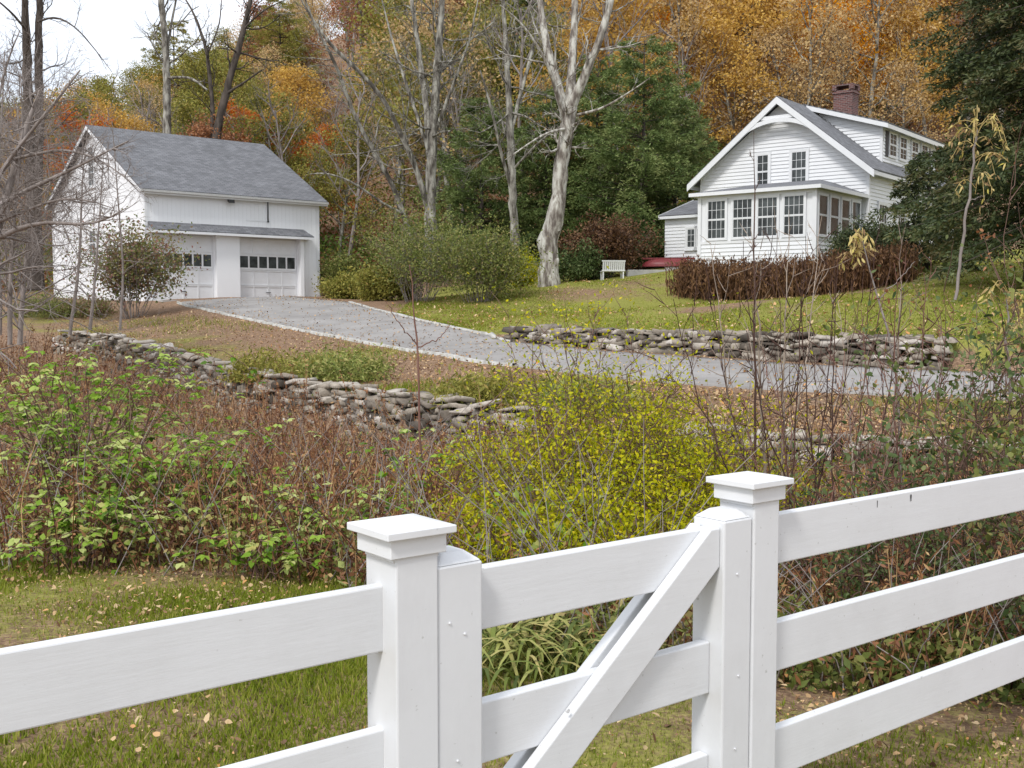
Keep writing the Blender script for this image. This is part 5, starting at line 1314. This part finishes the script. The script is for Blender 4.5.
M['twig_dark'] = bark('twig_dark', [(.3, (.05, .03, .026)), (.7, (.12, .07, .055))], 8, .01)
M['twig_pale'] = bark('twig_pale', [(.3, (.2, .15, .12)), (.7, (.46, .38, .31))], 8, .01)
specs = [
 ('widest fanning dark stemmed sapling clump before the brown hedge', 792, 7.0, 'twig_dark', .0055, [(672, 296), (706, 262), (742, 240), (776, 232), (806, 236), (836, 262), (860, 300)]),
 ('pale tan stemmed sapling clump rising before the sunroom', 775, 7.8, 'twig_pale', .011, [(712, 250), (752, 226), (790, 222), (822, 216)]),
 ('dark sapling clump fanning out right of the widest clump', 842, 6.7, 'twig_dark', .0055, [(745, 330), (800, 280), (838, 252), (872, 262), (905, 290), (925, 330)]),
 ('pale sapling pair leaning apart above the right hand fence', 868, 7.4, 'twig_pale', .01, [(838, 300), (902, 236)]),
 ('reddish sapling clump above the right hand fence', 905, 6.5, 'twig_red', .006, [(862, 310), (895, 262), (925, 270), (950, 320)]),
 ('short reddish sapling clump beside the right capped post', 820, 6.2, 'twig_red', .005, [(740, 395), (775, 360), (845, 350), (890, 390)]),
]
for i, (lb, px0, Y, mt_, rr_, tops) in enumerate(specs):
    st = []
    for (tx, ty) in tops:
        by = 313+F*(1.6-hz(X_at(px0, Y), Y))/Y; bx_ = px0+rs.uniform(-9, 9); mxp = bx_+(tx-bx_)*.72+rs.uniform(-5, 5)
        dY = rs.uniform(-.6, .6); r0 = rr_*rs.uniform(.75, 1.25)
        st.append([(bx_, by, Y, r0), (bx_+(mxp-bx_)*.5, by+(ty-by)*.27, Y+dY*.3, r0*.85), (mxp, by+(ty-by)*.6, Y+dY*.6, r0*.6), (tx, ty, Y+dY, .0018)])
    sapling('bare_sapling', lb, st, mt_, 810+i, tl=.24, every=.24, tr=.5, kids=(2, 2))
# red stem in front of the sunroom
sapling('bare_sapling', 'single upright reddish stem crossing the front of the white house', [[(758, 500, 7.4, .009), (756, 400, 7.4, .008), (755, 300, 7.4, .006), (754, 210, 7.4, .004), (753, 130, 7.4, .0015)]], 'twig_dark', 830, tl=.06, every=.3)
# wilted saplings
def wilted(label, stem, seed, top, n=26, spread=.16, Ln=.12):
    root = sapling('wilted_sapling', label, stem, 'twig_grey', seed, tw=False); rng = np.random.default_rng(seed)
    b = Vector(root.location); t = np.array(tuple(at(*top)-b)); m = 6; s = np.linspace(0, 1, m); a = rng.random(n)*2*PI; Lr = rng.uniform(.5, 1.2, n)*spread
    dz_ = -np.abs(rng.normal(size=n))*spread*.9; kk_ = np.clip(1+dz_/(spread*3.2), .35, 1)
    P = t+np.stack([np.zeros((n, 1)), np.zeros((n, 1)), dz_[:, None]], -1)+np.stack([np.cos(a)[:, None]*Lr[:, None]*s, np.sin(a)[:, None]*Lr[:, None]*s, (.09*np.sin(s*PI*.75)[None]-.09*s[None]**2)*rng.uniform(.3, 1.8, (n, 1))*spread/.16], -1)
    g = Geo(); tubes(g, P, np.full((n, m), .0025), 4); tips = np.concatenate([P[:, -1], P[:, -2], P[:, -3]])
    k = 3; N = len(tips)*k; ax = np.column_stack([rng.normal(size=(N, 2))*.9, -np.ones(N)+rng.normal(size=N)*.3])
    leaves(g, np.repeat(tips, k, 0)+rng.normal(size=(N, 3))*.012, Ln*rng.uniform(.4, 1.2, N), Ln*.2, rng, axis=ax, up=.1, fold=True)
    g.build('drooping_leaves', LM['cream'], root); return root
wilted('tall pale sapling topped by a drooping cream umbrella of leaves before the spruce', [[(955, 300, 8.5, .012), (962, 240, 8.5, .011), (972, 180, 8.5, .009), (977, 128, 8.5, .007)], [(968, 200, 8.5, .004), (985, 196, 8.5, .002)]], 840, (977, 124, 8.5), 18, .25, .07)
wilted('wilted sapling with a tuft of tan leaves before the house corner', [[(905, 470, 7.5, .01), (900, 400, 7.5, .009), (885, 320, 7.5, .007), (868, 265, 7.5, .005), (862, 240, 7.5, .004)], [(880, 300, 7.5, .004), (915, 262, 7.5, .002)]], 841, (862, 238, 7.5), 10, .13, .075)
wilted('small wilted sapling with brown drooping leaves at the right edge', [[(1015, 420, 6.5, .009), (1010, 360, 6.5, .008), (1004, 320, 6.5, .006), (1008, 298, 6.5, .004)]], 842, (1008, 292, 6.5), 10, .12, .07)
# leafy shrubs right edge
shrub('leafy_shrub', 'dark leafy shrub rising above the right end of the fence', 985, 0, 5.6, 1.0, 1.75, LM['darkgreen'], 850, n=16, per=4, L=.04, W=.02, rad=.06, r=.006, kids=(5, 4), fold=True, twig='twig_brown')
shrub('leafy_shrub', 'leafy shrub cut by the right edge of the photo', 1045, 0, 5.9, 1.2, 2.1, LM['privet'], 851, n=14, per=4, L=.045, W=.024, rad=.06, r=.006, kids=(5, 4), fold=True)
shrub('leafy_shrub', 'reddish leaved shrub high at the right edge', 1040, 0, 7.5, 1.0, 2.9, LM['russet'], 852, n=6, per=2, L=.04, W=.022, rad=.05, r=.007, kids=(4, 3), fold=True)
shrub('leafy_shrub', 'low dark shrub just beyond the right fence rails', 880, 0, 5.9, 1.8, .85, LM['darkgreen'], 853, n=20, per=3, L=.035, W=.02, rad=.06, r=.005, kids=(5, 4))
shrub('leafy_shrub', 'dense low shrub behind the far end of the right fence', 1000, 0, 5.2, 1.4, .75, LM['darkgreen'], 854, n=20, per=4, L=.035, W=.02, rad=.06, r=.005, kids=(5, 4))
# ================================================================== GRASS and LITTER
rng = np.random.default_rng(900)
def near_lawn(N, far=8.):
    px = rng.uniform(-60, 1080, N); Y = 1.6+(far-1.6)*rng.random(N)**.8; B = np.column_stack([(px-512)/F*Y, Y]); k = Y < brush_near(px)*1.12; return px[k], B[k]
px, B = near_lawn(260000); f = fbm(B, 1.5, 21)+.25*fbm(B, 5, 22); keep = (f+rng.normal(size=len(B))*.3) > np.interp(px, [0, 700, 800, 1024], [-.12, -.1, .35, .6]); px, B, f = px[keep], B[keep], f[keep]; N = len(B)
z = height(B)-.004; h = rng.uniform(.018, .05, N); a = rng.random(N)*2*PI; wv = .0022*(1+.2*B[:, 1])
V0 = np.column_stack([B, z]); sdv = np.column_stack([np.cos(a), np.sin(a), np.zeros(N)])*wv[:, None]
tip = V0+np.column_stack([rng.normal(size=N)*.014, rng.normal(size=N)*.014, h])
V = np.stack([V0-sdv, V0+sdv, tip], 1).reshape(-1, 3); g = Geo(); g.add(V, T=np.arange(N*3).reshape(N, 3), tone=np.clip(.45-.22*f+rng.normal(size=N)*.2, 0, 1))
print('blades', N)
tag(g.build('grass', LM['blade']), 'short mown grass behind the white fence', 'grass', kind='stuff')
# taller grass tufts on the banks and the upper lawn edges
def tufts(N, gen, h0, wv, seed, mat, label, name='grass'):
    rng = np.random.default_rng(seed); B = gen(rng, N); N = len(B); z = height(B)-.01; h = rng.uniform(.5, 1.2, N)*h0; a = rng.random(N)*2*PI
    V0 = np.column_stack([B, z]); sdv = np.column_stack([np.cos(a), np.sin(a), np.zeros(N)])*wv
    tip = V0+np.column_stack([rng.normal(size=N)*h0*.4, rng.normal(size=N)*h0*.4, h]); g = Geo()
    g.add(np.stack([V0-sdv, V0+sdv, tip], 1).reshape(-1, 3), T=np.arange(N*3).reshape(N, 3), tone=np.clip(.5-.25*fbm(B, .9, seed)+rng.normal(size=N)*.2, 0, 1))
    tag(g.build(name, mat), label, 'grass', kind='stuff')
def gen_bank(rng, N):
    px = rng.uniform(60, 1060, N); a = brush_far(px)+.4; b = np.interp(px, [60, 200, 300, 380, 450, 520, 600, 700, 800, 1040], [40, 40, 33, 28.2, 24.3, 21.9, 19.9, 18.5, 17.5, 16.5]); Y = a+(b-a)*rng.random(N)**1.3
    B = np.column_stack([(px-512)/F*Y, Y]); f = fbm(B, .9, 33)+rng.normal(size=N)*.25; return B[f > .15]
tufts(60000, gen_bank, .16, .009, 910, LM['blade'], 'rough grass on the bank between wall and driveway')
def gen_up(rng, N):
    px = rng.uniform(385, 1060, N); a = np.interp(px, [385, 400, 450, 512, 640, 800, 1040], [40, 37.4, 32.8, 29.3, 26, 23.4, 21.6]); Y = a+(46-a)*rng.random(N)**1.2
    B = np.column_stack([(px-512)/F*Y, Y]); f = fbm(B, .5, 35)+rng.normal(size=N)*.3; return B[f > .55-green_mask(B)*1.25]
tufts(110000, gen_up, .07, .012, 911, LM['blade'], 'mown grass of the upper lawn')
def litter(N, gen, L, seed, label, mat='litter', up=.8):
    rng = np.random.default_rng(seed); B = gen(rng, N); n = len(B); g = Geo()
    leaves(g, np.column_stack([B, height(B)+rng.uniform(.012, .045, n)]), L*rng.uniform(.5, 1.4, n), L*.65*rng.uniform(.5, 1.3, n), rng, up=up, fold=True)
    tag(g.build('fallen_leaves', LM[mat]), label, 'fallen leaves', kind='stuff')
def gen_near(rng, N):
    px = rng.uniform(-60, 1080, N); Y = 1.8+6.5*rng.random(N)**.8; B = np.column_stack([(px-512)/F*Y, Y]); f = fbm(B, 1.6, 41)*1.3+rng.normal(size=N)*.3
    return B[f > np.interp(px, [0, 600, 740, 1024], [.35, .1, -.5, -1])]
litter(5000, gen_near, .034, 920, 'autumn leaves fallen on the near grass')
litter(12000, gen_bank, .07, 921, 'autumn leaves fallen on the driveway bank')
def gen_bank2(rng, N):
    px = rng.uniform(60, 1060, N); a = brush_far(px)+.4; b = np.interp(px, [60, 200, 300, 380, 450, 520, 600, 700, 800, 1040], [44, 42, 34, 28.8, 24.8, 22.3, 20.3, 18.8, 17.8, 16.8]); Y = a+(b-a)*rng.random(N)
    return np.column_stack([(px-512)/F*Y, Y])
litter(14000, gen_bank2, .065, 922, 'brown leaf litter along the driveway edge')
litter(7000, gen_up, .09, 923, 'autumn leaves scattered over the upper lawn')

def gen_drive(rng, N):
    t = rng.random(N)*(NS-1); c = rng.random(N)**2; c = np.where(rng.random(N) < .5, c*.5, 1-c*.5); i = t.astype(int); f = (t-i)[:, None]
    a = df[i]*(1-f)+df[np.minimum(i+1, NS-1)]*f; b = dn[i]*(1-f)+dn[np.minimum(i+1, NS-1)]*f; return a+(b-a)*c[:, None]
rng = np.random.default_rng(930); B = gen_drive(rng, 2600); g = Geo()
leaves(g, np.column_stack([B, height(B)+.05]), .07*rng.uniform(.5, 1.3, len(B)), .05, rng, up=.9, fold=True)
tag(g.build('fallen_leaves', LM['litter']), 'autumn leaves blown onto the grey driveway', 'fallen leaves', kind='stuff')
litter(16000, gen_near, .014, 931, 'crumbled leaf fragments in the near grass')

# labels that still coincide: tell the trees apart by their order from left to right
from collections import defaultdict
dd_ = defaultdict(list)
for o in bpy.data.objects:
    if o.parent is None and 'label' in o and len(o['label'].split()) > 16: o['label'] = o['label'].replace(' half way up the slope', ' mid slope').replace(' at the top of the slope', ' at the top')
    if o.parent is None and 'label' in o and o.get('group') and 'tree' in o.name: dd_[o['label']].append(o)
for lb, os_ in dd_.items():
    if len(os_) > 1:
        os_.sort(key=lambda o: o.location.x/o.location.y)
        wd_ = ['left one', 'right one'] if len(os_) == 2 else (['left one', 'middle one', 'right one'] if len(os_) == 3 else ['leftmost', 'inner left', 'inner right', 'rightmost'])
        if len(os_) <= 4:
            for o, q_ in zip(os_, wd_):
                for a_, b_ in ((' half way up the slope', ' mid slope'), (' high on the slope', ' high up'), (' on the lower slope', ' low down'), (' at the top of the slope', ' at the top')): lb = lb.replace(a_, b_)
                o['label'] = lb+', '+q_
